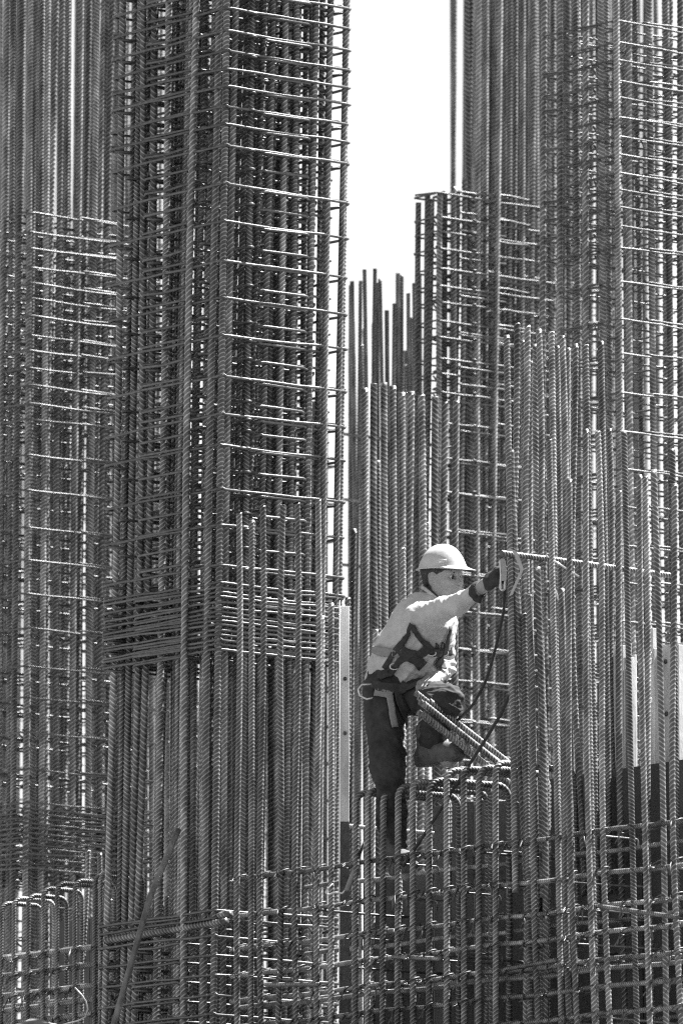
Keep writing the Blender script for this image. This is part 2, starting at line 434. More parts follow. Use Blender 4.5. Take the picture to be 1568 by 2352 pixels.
while x < 968:
    y = rng.choice((rng.uniform(612, 655), rng.uniform(640, 720)))
    q = PW(x, y, s2p + Vector((0, rng.uniform(0, .12), 0)), VV); upright(S2, (q.x, q.y), rng.choice((.0105, .012)), q.z, rng.uniform(-.008, .003), .005, 8)
    x += rng.uniform(7, 15)
for x in range(806, 970, 13):
    q = PW(x, 800, s2p, VV) + Vector((0, .5, 0)); upright(S2, (q.x, q.y), .012, ZAT(rng.uniform(690, 880), 5.7), -.002, .006, 8)
hz2 = ribmesh([-VV * .05, VV * .75], .008, 6)
for y in (1000, 1150, 1300): q = PW(800, y, s2p, VV); obj('horizontal_bar', hz2, S2, q - S2.location - Vector((0, .025, 0)))
# ------------------------------------------------------------------ the wall cage the worker stands in
WA = A.c.copy()                                   # its front layer runs on from the column's left face along u
TH = .50                                          # front to back layer
def on_wall(px, py): return PW(px, py, WA, UU)
def s_of(px): return (on_wall(px, 1900) - WA).dot(UU)
def wz(py1176, s):                                # height of a level line given its pixel height where x = 1176
    return on_wall(1176, py1176).z
W = thing('wall_cage', 'long two-layer wall reinforcement cage of ribbed bars that the worker stands in', 'rebar cage', WA + UU * 1.2, None)
W.location.z = 0
front = [(550, 1180), (577, 1195), (605, 1165), (647, 1160), (685, 1158), (732, 1150), (760, 1385)]
tall = [(1176, 1034), (1211, 1365), (1264, 1010), (1309, 1100), (1349, 985), (1379, 992), (1437, 992), (1470, 1090), (1504, 1078), (1551, 1110), (1590, 1050)]
for px, py in front + tall:
    q = on_wall(px, 2000); z = on_wall(px, py).z
    upright(W, (q.x, q.y), .0128 if px > 1200 else .0135, z, .002 if px < 800 else -.016, .002)
# second bars of the front layer, lapped beside the first
for px, py in ((1187, 1410), (1222, 1300), (1276, 1350), (1330, 1240)):
    q = on_wall(px, 2000) + VV * .03; upright(W, (q.x, q.y), .0135, on_wall(px, py).z, -.012, .003)
# back layer
for k, px in enumerate(range(545, 1640, 62)):
    q = on_wall(px, 2000) + VV * TH
    py = rng.uniform(1180, 1500) if px < 760 else (rng.uniform(980, 1300) if px > 1200 else None)
    if py is None: continue
    z = PW(px + 194, py, WA + VV * TH, UU).z
    upright(W, (q.x, q.y), .0135, z, -.008 if px > 800 else .002, .004)
# hairpins: front leg, across the wall, back leg
def hairpin_mesh(legf, legb, th, r, brad=.055):
    path = round_path([Vector((0, 0, -legf)), Vector((0, 0, 0)), VV * th, VV * th + Vector((0, 0, -legb))], brad, 6)
    fine = [path[0].lerp(path[1], k / 20) for k in range(20)] + path[1:-1] + [path[-2].lerp(path[-1], k / 20) for k in range(21)]
    fine = [p for p in fine]
    return ribmesh(np.array([tuple(p) for p in fine]), r)
hp = {}
for i, (px, py) in enumerate(((818, 1814), (845, 1806), (880, 1808), (914, 1792), (947, 1784), (985, 1780), (1025, 1764), (1064, 1753), (1099, 1748), (1137, 1742))):
    q = on_wall(px, py + 8)
    L = math.ceil(q.z * 4) / 4 + .25
    key = (L, i % 3)
    if key not in hp: hp[key] = hairpin_mesh(L, L, TH - .03 * (i % 3), .0138, (.055, .042, .065)[i % 3])
    obj('hairpin_bar', hp[key], W, q - W.location + Vector((0, 0, rng.uniform(-.012, .012))), Quaternion((0, 0, 1), rng.uniform(-.1, .1)) @ Quaternion((0, 1, 0), rng.uniform(-.006, .006)))
# level bars, front and back layer, lying just inside the uprights
sL, sR = s_of(520), s_of(1640)
path = [UU * (sL + (sR - sL) * k / 24) + Vector((0, 0, .004 * math.sin(k * 1.1))) for k in range(25)]
me_long = ribmesh(np.array([tuple(p) for p in path]), .0105)
levels = (1937, 2025, 2103, 2168, 2228, 2290, 2352, 2415)
for i, y in enumerate(levels):
    z = on_wall(1176, y).z
    for lay, off in ((0, VV * .027), (0, VV * .055), (1, VV * (TH - .03))):
        if lay and i % 2: continue
        if lay == 0 and off.length > .04 and i not in (4,): continue
        q = WA + off; obj('horizontal_bar', me_long, W, Vector((q.x, q.y, z + (rng.uniform(-.035, .035) if lay or off.length > .04 else 0))) - W.location, Quaternion(VV, rng.uniform(-.004, .004)))
# upper back-layer runners at the right end
sL2 = s_of(1150)
path = [UU * (sL2 + (sR - sL2) * k / 12) for k in range(13)]
me_up = ribmesh(np.array([tuple(p) for p in path]), .0115)
# cross links between the layers
me_link = mesh('link', *tube(round_path([UU * .03 + VV * .04 - VV * .02, -VV * .02, VV * (TH + .02), VV * (TH + .02) + UU * .03, VV * (TH - .05) + UU * .03], .015, 3), .0055, 6), M['tie'])
me_link2 = mesh('link', *tube(round_path([-VV * .03 + Vector((0, 0, -.05)), -VV * .03, VV * .22, VV * .22 + Vector((0, 0, -.04))], .012, 3), .0045, 6), M['tie'])
ups = [550, 605, 647, 685, 732, 804, 841, 874, 914, 946, 984, 1024, 1064, 1099, 1139, 1176, 1211, 1264, 1309, 1349, 1379, 1437, 1504, 1551]
for i, y in enumerate(levels[:-1]):
    z = on_wall(1176, y).z
    for px in ups:
        if rng.random() < .16:
            q = on_wall(px, 2000); obj('cross_link', rng.choice((me_link, me_link2)), W, Vector((q.x, q.y, z - .02 + rng.uniform(-.01, .01))) - W.location, Quaternion((0, 0, 1), rng.uniform(-.15, .15)))
# tie wires twisted round the crossings, tails sticking out
def wire_mesh(seed):
    rr = random.Random(seed); r = .0033
    loop = []
    for k in range(13):
        a = k / 12 * 2 * math.pi
        loop.append(UU * (.021 * math.cos(a) * (1 if rr.random() else 1)) + VV * (.008 - .034 * math.sin(a)) * 1.0 + Vector((0, 0, .018 * math.cos(a + .5))))
    parts = [tube(loop[:-1], r, 5, closed=True)]
    st = -VV * .026
    d = UU * rr.uniform(.2, .8) - VV * rr.uniform(.3, .9) + Vector((0, 0, -rr.uniform(.25, .8))); d.normalize(); ln = rr.uniform(.05, .1)
    for sgn in (-1, 1):
        off = Vector((0, 0, .004 * sgn)); d2 = (d + UU * .12 * sgn).normalized()
        parts.append(tube([st + off, st + d * ln * .4 + off, st + d2 * ln + Vector((0, 0, rr.uniform(-.01, .012)))], r * .85, 5))
    return mesh('wire', *merge(parts), M['wire'])
wires = [wire_mesh(k) for k in range(6)]
for y in levels[:-1]:
    z = on_wall(1176, y).z
    for px in ups:
        if rng.random() < .8:
            q = on_wall(px, 2000); obj('tie_wire', rng.choice(wires), W, Vector((q.x, q.y, z)) - W.location, Quaternion((0, 0, 1), rng.uniform(-.3, .3)))

# --- the dense stand of tall bars at the wall's end, a column started but not yet hooped
E = thing('starter_bar_stand', 'crowded stand of tall cut bars without hoops beside the worker\'s reaching hand', 'rebar', on_wall(1250, 2000), None)
E.location.z = 0
ea = on_wall(1172, 1900) + VV * .06
LAP = on_wall(1250, 1985).z          # these bars are lapped: tied to the wall bars from here up
for x, y in ((1160, 770), (1185, 746), (1208, 752), (1236, 756), (1262, 762), (1290, 772), (1342, 792), (1376, 784)):
    q = PW(x, y, ea, VV); upright(E, (q.x + .012, q.y), 0.0138, q.z, -.012, .0025, zbot=LAP - rng.uniform(0, .2))
eb = ea + VV * .22 - UU * .12
for x, y in ((1196, 782), (1224, 790), (1275, 795), (1318, 790), (1395, 985)):
    q = PW(x, y, eb, VV); upright(E, (q.x + .012, q.y), .0132, q.z, -.010, .004, zbot=LAP)
ec = ea - UU * .34
for x, y in ((1215, 830), (1300, 800), (1388, 1040)):
    q = PW(x, y, ec, VV); upright(E, (q.x + .012, q.y), .0135, q.z, -.008, .005, 8, zbot=LAP)

# --- low wall cage left of the front column, closed with hairpins
LW = thing('wall_cage', 'low wall cage of hairpin bars beside the foot of the tall front cage', 'rebar cage', A.at(1.3, 0), None)
LW.location.z = 0
hpl = {}
lwp = A.at(.84, .02)
for px, py in ((4, 2068), (33, 2057), (66, 2050), (100, 2034), (132, 2022), (173, 2016), (219, 2003), (232, 1996)):
    q = PW(px, py + 6, lwp, UU); L = math.ceil(q.z * 4) / 4 + .25
    if L not in hpl: hpl[L] = hairpin_mesh(L, L, .235, .0105, .045)
    obj('hairpin_bar', hpl[L], LW, q - LW.location, Quaternion((0, 0, 1), rng.uniform(-.08, .08)))
path = [-UU * (.02 + 1.35 * k / 20) for k in range(21)]
me_l = ribmesh(np.array([tuple(p) for p in path]), .0125)
for y in (2172, 2212, 2260, 2292, 2325, 2375):
    q = PW(232, y, lwp, UU)
    obj('horizontal_bar', me_l, LW, Vector((lwp.x, lwp.y, q.z)) + VV * .02 - LW.location, Quaternion(VV, rng.uniform(-.01, .01)))
    if y != 2212: obj('horizontal_bar', me_l, LW, Vector((lwp.x, lwp.y, q.z + .03)) + VV * .21 - LW.location, Quaternion(VV, rng.uniform(-.01, .01)))
for y in (2172, 2212, 2260, 2325):
    for px in (33, 66, 100, 132, 173, 219):
        if rng.random() < .7:
            q = PW(px, y + (232 - px) * .16, lwp, UU); obj('tie_wire', rng.choice(wires), LW, q - LW.location, Quaternion((0, 0, 1), rng.uniform(-.4, .4)))
for px in range(10, 235, 26):
    q = PW(px, 2100, lwp, UU) + VV * .5; upright(LW, (q.x, q.y), .0115, zc(2050) + rng.uniform(-.05, .5), 0, .003)
# ------------------------------------------------------------------ formwork behind the wall
QU = Quaternion((0, 0, 1), math.atan2(UU.y, UU.x))       # local x along u, local y along v
def along(origin, x, y, z): return Vector(origin) + UU * x + VV * y + Vector((0, 0, z))
def boxu(c, s, bev=.003): return box(c, s, QU, bev)
# row of dark shutter boards closing the back of the wall; first two added to stand for shade
shp = WA + VV * (TH + .10)
edges = [838, 920, 1000, 1092, 1178, 1262, 1398, 1478, 1560, 1640]
for i in range(len(edges) - 1):
    x0, x1 = edges[i], edges[i + 1]
    ytop = 2030 - (x0 - 838) * .16 if x0 < 990 else 1852 - (x0 - 1015) * .04 if x0 < 1250 else 1768 - (x0 - 1410) * .145
    q0 = PW(x0, ytop, shp, UU); q1 = PW(x1, ytop, shp, UU)
    s0 = (q0 - shp).dot(UU); s1 = (q1 - shp).dot(UU); h = q0.z + .1
    root = thing('shutter_or_shade_board', ('low dark shutter board behind the worker\'s lower boot', 'low dark shutter board beside the worker\'s lower boot', 'dark shutter board behind the hairpin bars under the worker\'s boot', 'dark shutter board behind the hairpin bars under the slanting bundle', 'dark shutter board where the hairpin bars meet the crowded cut bars', 'wide dark shutter board behind the crowded cut bars',
        'tall dark shutter board below the pale panel with a round bolt hole', 'tall dark shutter board below the drilled steel post', 'tall dark shutter board below the wide pale panel')[i], 'formwork board', Vector((q0.x, q0.y, -.1)), 'shutter boards closing the back of the wall')
    w_ = s1 - s0 - .006
    V, F = box((w_ / 2 * UU.x, w_ / 2 * UU.y, h / 2), (w_, .021, h), QU, .002); obj('panel', mesh('panel', V, F, M['form_dark'], False), root)
    for zz_ in np.arange(h - .12, .3, -.42):
        V, F = boxu(UU * (w_ / 2) + VV * .058 + Vector((0, 0, float(zz_))), (w_ - .01, .09, .06)); obj('waler', mesh('waler', V, F, M['form_dark'], False), root)
# dark sheets added behind the left wall cage to stand for shade
lb = lwp + VV * .62
for k, (x0, x1, lab) in enumerate(((-30, 62, 'added dark sheet standing for shade behind the outer hairpins of the low wall cage'), (62, 150, 'added dark sheet standing for shade behind the middle hairpins of the low wall cage'), (150, 238, 'added dark sheet standing for shade beside the foot of the tall front cage'))):
    q0 = PW(x0 + 150, 2120 - k * 14, lb, UU); q1 = PW(x1 + 150, 2120 - k * 14, lb, UU); w_ = (q1 - q0).dot(UU) - .006; h = q0.z + .1
    root = thing('shutter_or_shade_board', lab, 'formwork board', Vector((q0.x, q0.y, -.1)), 'added shade sheets behind the low wall cage')
    V, F = box((w_ / 2 * UU.x, w_ / 2 * UU.y, h / 2), (w_, .021, h), QU, .002); obj('panel', mesh('panel', V, F, M['form_dark'], False), root)
    V, F = boxu(UU * (w_ / 2) + VV * .058 + Vector((0, 0, h - .12)), (w_ - .01, .09, .06)); obj('waler', mesh('waler', V, F, M['form_dark'], False), root)
# pale steel formwork panels standing on the board line at the right
fpp = WA + VV * (TH + .22)
def steel_panel(x0, x1, ytop, label, bolts, rail=True):
    q0 = PW(x0, ytop, fpp, UU); q1 = PW(x1, ytop, fpp, UU)
    w_ = (q1 - q0).dot(UU); h = q0.z + .1
    root = thing('steel_formwork', label, 'formwork panel', Vector((q0.x, q0.y, -.1)), None)
    V, F = boxu(UU * (w_ / 2) + Vector((0, 0, h / 2)), (w_, .012, h), .002); obj('face_plate', mesh('plate', V, F, M['form_light'], False), root)
    for sx in (0.0, w_):
        V, F = boxu(UU * (sx + (.004 if sx == 0 else -.004)) + VV * -.026 + Vector((0, 0, h / 2 - .004)), (.008, .04, h - .02), .002); obj('flange', mesh('flange', V, F, M['form_light'], False), root)
    for bx, by in bolts:
        q = PW(bx, by, fpp, UU); p = q - root.location
        V, F = tube([p - VV * .007, p - VV * .0105], .011, 12); obj('bolt_hole_rim', mesh('rim', V, F, M['wire']), root)
    return root, w_, h
steel_panel(1398, 1447, 1484, 'pale galvanised formwork panel with a round bolt hole', [(1428, 1562), (1432, 1660)])
steel_panel(1516, 1575, 1484, 'wide pale formwork panel at the end of the wall', [(1530, 1520), (1532, 1640)])
r_, w_, h_ = steel_panel(1449, 1459, 1505, 'narrow pale formwork filler strip', [])
# post with clamps between the two panels
fq = PW(1487, 1445, fpp - VV * .02, UU)
root = thing('formwork_post', 'drilled steel post with bolted clamps between the pale formwork panels', 'steel post', Vector((fq.x, fq.y, -.1)), None)
hh = fq.z + .1
for dx, wd in ((-.012, .016), (.022, .034)):
    V, F = boxu(UU * (dx * 1.3) + Vector((0, 0, (hh - (.16 if dx < 0 else 0)) / 2)), (wd * 1.2, .03, hh - (.16 if dx < 0 else 0)), .003); obj('upright_channel', mesh('channel', V, F, M['form_light'], False), root)
for y in (1505, 1523, 1614):
    z = PW(1487, y, fpp, UU).z + .1
    V, F = boxu(UU * .006 - VV * .025 + Vector((0, 0, z)), (.085, .016, .028 if y != 1505 else .012), .004); c_ = obj('clamp', mesh('clamp', V, F, M['form_light'], False), root)
    if y == 1614:
        p = UU * .03 - VV * .034 + Vector((0, 0, z)); V, F = tube([p, p - VV * .012], .012, 6); obj('bolt', mesh('bolt', V, F, M['wire'], False), c_)
for y in (1466, 1484):
    p = UU * .03 - VV * .0165 + Vector((0, 0, PW(1487, y, fpp, UU).z + .1)); V, F = tube([p, p - VV * .003], .008, 12); obj('bolt_hole', mesh('hole', V, F, M['wire']), root)
# slender drilled edge post beside the front column, half of it in a dark sleeve
pq = P(790, 1393, -.30)
root = thing('edge_post', 'slender pale flaking post with its sunlit edge as an added bright line beside the tall front cage', 'steel post', Vector((pq.x, pq.y, -.1)), None)
hh = pq.z + .1; zm = ZAT(1888, -.30) + .1
V, F = box((0, 0, (hh + zm) / 2), (.046, .03, hh - zm), None, .003); obj('upper_plate', mesh('plate', V, F, M['form_light'], False), root)
V, F = box((0, .002, zm / 2), (.050, .034, zm - .004), None, .003); obj('lower_sleeve', mesh('sleeve', V, F, M['tie'], False), root)
for y in (1560, 1685):
    p = Vector((.004, -.0155, ZAT(y, -.30) + .1)); V, F = tube([p, p - Vector((0, .004, 0))], .009, 12); obj('bolt_hole_rim', mesh('rim', V, F, M['wire']), root)
pl = P(779.5, 1380, -.34)
V, F = tube([(pl.x, pl.y, -.1), (pl.x, pl.y, pl.z)], .0032, 8)
M['bright'] = mat_noise('bright_steel', .75, .85, 20, (.15, .25), .9)  # near-white steel; on the post's edge line it stands for sunlight
tag(obj('sunlit_edge_line', mesh('sunlit_edge_line', V, F, M['bright'])), 'thin bright line added as the sunlit edge of the pale post', 'line')  # bright tube added to draw sunlight along the post's edge

# ------------------------------------------------------------------ loose bars
def loose(name, label, pts, r, ribs=True, cat='rebar', group=None, mat='rebar'):
    base = Vector(pts[0])
    pp = np.array([tuple(Vector(p) - base) for p in pts])
    me = ribmesh(pp, r) if ribs else mesh(name, *tube(pp, r, 10), M[mat])
    o = obj(name, me, None, base); tag(o, label, cat, group); return o
# bundle of cut bars lying slantwise against the wall, ends towards the worker's thigh
bun = [(955, 1592, .0), (962, 1602, .02), (964, 1612, -.03), (972, 1616, -.05), (960, 1636, 0), (970, 1638, -.04), (985, 1610, .05)]
names = ('topmost bar of the slanting bundle, its cut end by the worker\'s thigh', 'slanting bundle bar just under the topmost one', 'slanting bundle bar with a round pale cut end', 'slanting bundle bar in the middle of the bundle',
         'lowest bar of the slanting bundle with a pale cut end', 'slanting bundle bar beside the lowest one', 'slanting bundle bar at the back of the bundle')
yb = on_wall(960, 1600).y + .10
for (x, y, dy), nm in zip(bun, names):
    p0 = P(x, y, yb + dy - .12); p1 = P(x + 190, y + 152 + rng.uniform(-5, 5), yb + dy + .22)
    d = (p1 - p0).normalized()
    loose('loose_bar', nm, [p0, p0.lerp(p1, .5), p1 + d * .05], .0135)
# one level bar tied across the stand of cut bars
q0 = PW(1150, 1270, ea + UU * .04 - VV * .02, VV); q1 = PW(1538, 1322, ea + UU * .04, VV)
loose('level_bar', 'single level bar tied across the stand of tall cut bars', [q0, q0.lerp(q1, .5) + Vector((0, 0, .002)), q1], .0125)
# two stub bars poking out of the stand
a_ = PW(1252, 1276, ea + UU * .05, VV); b_ = PW(1328, 1324, ea + UU * .09, VV)
loose('stub_bar', 'short bright stub bar poking down across the level bar', [a_, b_], .0048, False, mat='bright')
a_ = PW(1265, 1328, ea + UU * .05, VV); b_ = PW(1282, 1380, ea + UU * .08, VV)
loose('stub_bar', 'short bright stub bar hanging steeply below the level bar', [a_, b_], .0055, False, mat='bright')
# smooth pipe leaning at the lower left
a_ = P(250, 2395, -.35); b_ = P(345, 2060, -.10); c_ = P(410, 1905, .0)
loose('leaning_bar', 'smooth thick bar leaning against the foot of the tall front cage', [a_, b_, c_], .0145, False)
# short bars with cut ends across the lower wall
for x0, y0, x1, y1, dep, lab in ((913, 2199, 1025, 2203, -.03, 'short level bar wired to the wall cage under the hairpins'), (1172, 2228, 1290, 2206, -.04, 'short level bar wired low beside the crowded cut bars'),
                                 (1384, 2082, 1568, 2108, -.05, 'level bar wired across the right end of the wall cage'), (622, 2262, 745, 2262, -.03, 'short pale bar wired at the foot of the tall front cage')):
    q0 = on_wall(x0, y0) - VV * .03; q1 = on_wall(x1, y1) - VV * .03
    q1 = Vector((q1.x, q1.y, q1.z))
    loose('short_bar', lab, [q0, q1], .0095)
# thick bars round the column foot
for y0, y1, off in ((2122, 2072, -.045), (2135, 2090, -.02)):
    q0 = PW(236, y0 + 26, A.c - VV * .05, UU); q1 = PW(512, y1 + 26, A.c - VV * .05, UU)
    loose('foot_bar', 'upper thick bar lashed across the foot of the tall front cage' if y0 == 2122 else 'lower thick bar lashed across the foot of the tall front cage', [q0 - VV * off, q1 - VV * off], .0175)
M['steelwire'] = mat_noise('dull_wire', .3, .4, 30, (.4, .5), .5)
# bent wire and rubble at the lower left
pts = [P(x, y, -.7) for x, y in ((172, 2268), (188, 2285), (198, 2300), (202, 2318), (196, 2336), (180, 2345), (150, 2352), (120, 2360))]
loose('bent_wire', 'bent bright wire curling up at the foot of the low wall cage', pts, .0035, False, cat='wire', mat='steelwire')
def lump(name, label, c, s, seed):
    bm = bmesh.new(); bmesh.ops.create_icosphere(bm, subdivisions=3, radius=1); rr = random.Random(seed)
    ph = [rr.uniform(0, 6) for _ in range(9)]
    for v in bm.verts:
        k = 1 + .22 * math.sin(3 * v.co.x + ph[0]) * math.sin(4 * v.co.y + ph[1]) + .14 * math.sin(7 * v.co.z + ph[2] + 3 * v.co.x) + .06 * math.sin(15 * v.co.y + ph[3])
        v.co = Vector((v.co.x * s[0] * k, v.co.y * s[1] * k, v.co.z * s[2] * k))
    me = bpy.data.meshes.new(name); bm.to_mesh(me); bm.free(); me.materials.append(M['concrete'])
    return tag(obj(name, me, None, c), label, 'rubble')
lump('rubble_lump', 'pale lump of concrete rubble at the low wall cage', P(80, 2362, -.7), (.09, .07, .035), 3)
# ------------------------------------------------------------------ the worker
from mathutils import noise as mnoise
from mathutils.bvhtree import BVHTree
class Field:
    """signed distance field on a grid, smooth unions of limbs, surfaced with surface nets"""
    def __init__(s, lo, hi, h):
        s.lo = np.array(lo, float); s.h = h
        s.n = np.ceil((np.array(hi) - s.lo) / h).astype(int) + 1
        s.f = np.full(s.n, 1.0, np.float32)
    def _win(s, lo, hi):
        a = np.clip(np.floor((np.array(lo) - s.lo) / s.h).astype(int), 0, s.n - 1)
        b = np.clip(np.ceil((np.array(hi) - s.lo) / s.h).astype(int) + 1, 1, s.n)
        sl = tuple(slice(i, j) for i, j in zip(a, b))
        g = np.meshgrid(*[(np.arange(i, j) * s.h + o) for i, j, o in zip(a, b, s.lo)], indexing='ij')
        return sl, np.stack(g, -1)
    def _mix(s, sl, d, k, cut):
        f = s.f[sl]
        if cut:
            h_ = np.clip(.5 - .5 * (f + d) / k, 0, 1); s.f[sl] = f * (1 - h_) + (-d) * h_ + k * h_ * (1 - h_)
        else:
            h_ = np.clip(.5 + .5 * (f - d) / k, 0, 1); s.f[sl] = f * (1 - h_) + d * h_ - k * h_ * (1 - h_)
    def cap(s, p0, p1, r0, r1=None, k=.02, cut=False, flat=None):
        r1 = r0 if r1 is None else r1; p0 = np.array(p0, float); p1 = np.array(p1, float); m = max(r0, r1) + k * 2 + .03
        sl, X = s._win(np.minimum(p0, p1) - m, np.maximum(p0, p1) + m)
        if 0 in X.shape: return
        d = p1 - p0; L2 = max(d @ d, 1e-12); v = X - p0
        t = np.clip((v @ d) / L2, 0, 1); e = v - t[..., None] * d
        if flat is not None:     # flatten along a direction: (unit vector, factor)
            u_ = np.array(flat[0], float); c = e @ u_; e = e + (c * (flat[1] - 1))[..., None] * u_
        s._mix(sl, (np.linalg.norm(e, axis=-1) - (r0 + (r1 - r0) * t)).astype(np.float32), k, cut)
    def ell(s, c, axes, rad, k=.02, cut=False):
        """ellipsoid: axes 3 unit vectors, radii"""
        c = np.array(c, float); m = max(rad) + 2 * k + .02
        sl, X = s._win(c - m, c + m)
        if 0 in X.shape: return
        v = X - c; q = np.stack([(v @ np.array(a, float)) / r for a, r in zip(axes, rad)], -1); ln = np.linalg.norm(q, axis=-1)
        q2 = np.stack([(v @ np.array(a, float)) / (r * r) for a, r in zip(axes, rad)], -1); ln2 = np.maximum(np.linalg.norm(q2, axis=-1), 1e-6)
        s._mix(sl, (ln * (ln - 1) / ln2).astype(np.float32), k, cut)
    def surface(s):
        f = s.f; ins = f < 0
        c = np.zeros(tuple(s.n - 1), np.int8); off = [(i, j, k) for i in (0, 1) for j in (0, 1) for k in (0, 1)]
        nn = s.n - 1
        sub = lambda A_, o: A_[o[0]:o[0] + nn[0], o[1]:o[1] + nn[1], o[2]:o[2] + nn[2]]
        for o in off: c += sub(ins, o)
        act = (c > 0) & (c < 8); idx = np.argwhere(act); ids = -np.ones(tuple(nn), np.int64); ids[act] = np.arange(len(idx))
        acc = np.zeros((len(idx), 3)); cnt = np.zeros(len(idx))
        for a in off:
            for ax in range(3):
                if a[ax]: continue
                b = list(a); b[ax] = 1
                fa = f[idx[:, 0] + a[0], idx[:, 1] + a[1], idx[:, 2] + a[2]]; fb = f[idx[:, 0] + b[0], idx[:, 1] + b[1], idx[:, 2] + b[2]]
                m = (fa < 0) != (fb < 0); t = np.where(m, fa / np.where(m, fa - fb, 1), 0)
                p = np.array(a, float)[None, :].repeat(len(idx), 0); p[:, ax] = t
                acc[m] += p[m]; cnt[m] += 1
        V = (idx + acc / cnt[:, None]) * s.h + s.lo
        F = []
        for ax in range(3):
            o1, o2 = [(1, 2), (2, 0), (0, 1)][ax]
            n1 = list(s.n); n1[ax] -= 1
            lo = [slice(1, s.n[i] - 1) for i in range(3)]; lo[ax] = slice(0, s.n[ax] - 1); hi = list(lo); hi[ax] = slice(1, s.n[ax])
            A_ = ins[tuple(lo)]; B_ = ins[tuple(hi)]; e = np.argwhere(A_ != B_)
            if len(e) == 0: continue
            st = A_[tuple(e.T)]
            base = e + np.array([0 if i == ax else 1 for i in range(3)])
            def cid(d1, d2):
                q = base.copy(); q[:, o1] += d1; q[:, o2] += d2; return ids[tuple(q.T)]
            quad = np.stack([cid(-1, -1), cid(0, -1), cid(0, 0), cid(-1, 0)], 1)
            quad[~st] = quad[~st][:, ::-1]; F.append(quad)
        F = np.concatenate(F); F = F[(F >= 0).all(1)]
        return V, F
def relax(V, F, it=2, lam=.5):
    e = np.concatenate([F[:, [0, 1]], F[:, [1, 2]], F[:, [2, 3]], F[:, [3, 0]]]); e = np.concatenate([e, e[:, ::-1]])
    deg = np.bincount(e[:, 0], minlength=len(V)).astype(float)
    for _ in range(it):
        acc = np.stack([np.bincount(e[:, 0], V[e[:, 1], k], minlength=len(V)) for k in range(3)], 1)
        V = V + lam * (acc / np.maximum(deg, 1)[:, None] - V)
    return V
def vnormals(V, F):
    n = np.cross(V[F[:, 2]] - V[F[:, 0]], V[F[:, 3]] - V[F[:, 1]]); N = np.zeros_like(V)
    for k in range(4): np.add.at(N, F[:, k], n)
    return N / np.maximum(np.linalg.norm(N, axis=1), 1e-9)[:, None]
def folds(V, F, amp, fn):
    N = vnormals(V, F)
    d = np.array([fn(Vector(v)) for v in V])
    return V + N * (amp * d)[:, None]
def field_mesh(name, fld, mat, it=2, fold=None, origin=Vector((0, 0, 0))):
    V, F = fld.surface(); V = relax(V, F, it)
    if fold: V = relax(folds(V, F, *fold), F, 1, .6)
    me = mesh(name, V - np.array(origin), F.tolist(), mat); return me, V, F

M['shirt'] = mat_noise('pale_cotton', .42, .56, 14, (.85, .95), 0, .25, 400, spec=.2)
M['trousers'] = mat_noise('dark_workwear', .026, .06, 18, (.8, .95), 0, .25, 400, spec=.2)
M['skin'] = mat_noise('skin', .26, .33, 40, (.45, .6), 0, .1, 300, spec=.4)
M['hair'] = mat_noise('dark_hair', .012, .03, 120, (.5, .7), 0, .4, 300)
M['helmet'] = mat_noise('helmet_plastic', .36, .6, 9, (.32, .5), 0, .1, 90, spec=.5, detail=10)
M['boot'] = mat_noise('dusty_boot', .07, .16, 22, (.75, .95), 0, .4, 120, spec=.3)
M['strap'] = mat_noise('dark_webbing', .03, .06, 60, (.7, .9), 0, .3, 500, spec=.3)
M['band'] = mat_noise('grey_band', .2, .28, 50, (.6, .8), 0, .2, 400, spec=.3)
M['glove'] = mat_noise('dark_glove', .03, .07, 30, (.8, .95), 0, .3, 300, spec=.2)
M['steel'] = mat_noise('plated_steel', .5, .65, 20, (.25, .4), .7)
M['eye'] = mat_noise('eye_white', .55, .6, 20, (.15, .2), 0)
M['iris'] = mat_noise('iris', .01, .02, 20, (.1, .2), 0)

YM = -.80
def H(px, py, d=0.0): return P(px, py, YM + d)
J = dict(neck=H(987, 1384, .02), head=H(1017, 1329, 0), rsh=H(961, 1421, -.13), lsh=H(1015, 1428, .16), relb=H(1050, 1388, -.34), rwr=H(1105, 1350, -.52), rhand=H(1142, 1324, -.60),
         lelb=H(1020, 1532, .16), lwr=H(998, 1558, -.03), lhand=H(984, 1566, -.10), chest=H(972, 1440, .01), belly=H(929, 1512, .07), hip=H(899, 1580, .10),
         rhip=H(878, 1596, .02), lhip=H(918, 1592, .17), rkn=H(892, 1775, -.10), ran=H(906, 1950, .02), lkn=H(1022, 1612, -.20), lan=H(984, 1712, -.03))
wroot = thing('person', 'worker in pale helmet and sweatshirt with dark trousers, reaching out to hook a bar', 'person', Vector((J['ran'].x, J['ran'].y, J['ran'].z - .1)), None)
O = wroot.location.copy()
def part(name, me, label=None, parent=None):
    o = obj(name, me, parent or wroot)
    if label: o['label'] = label
    return o
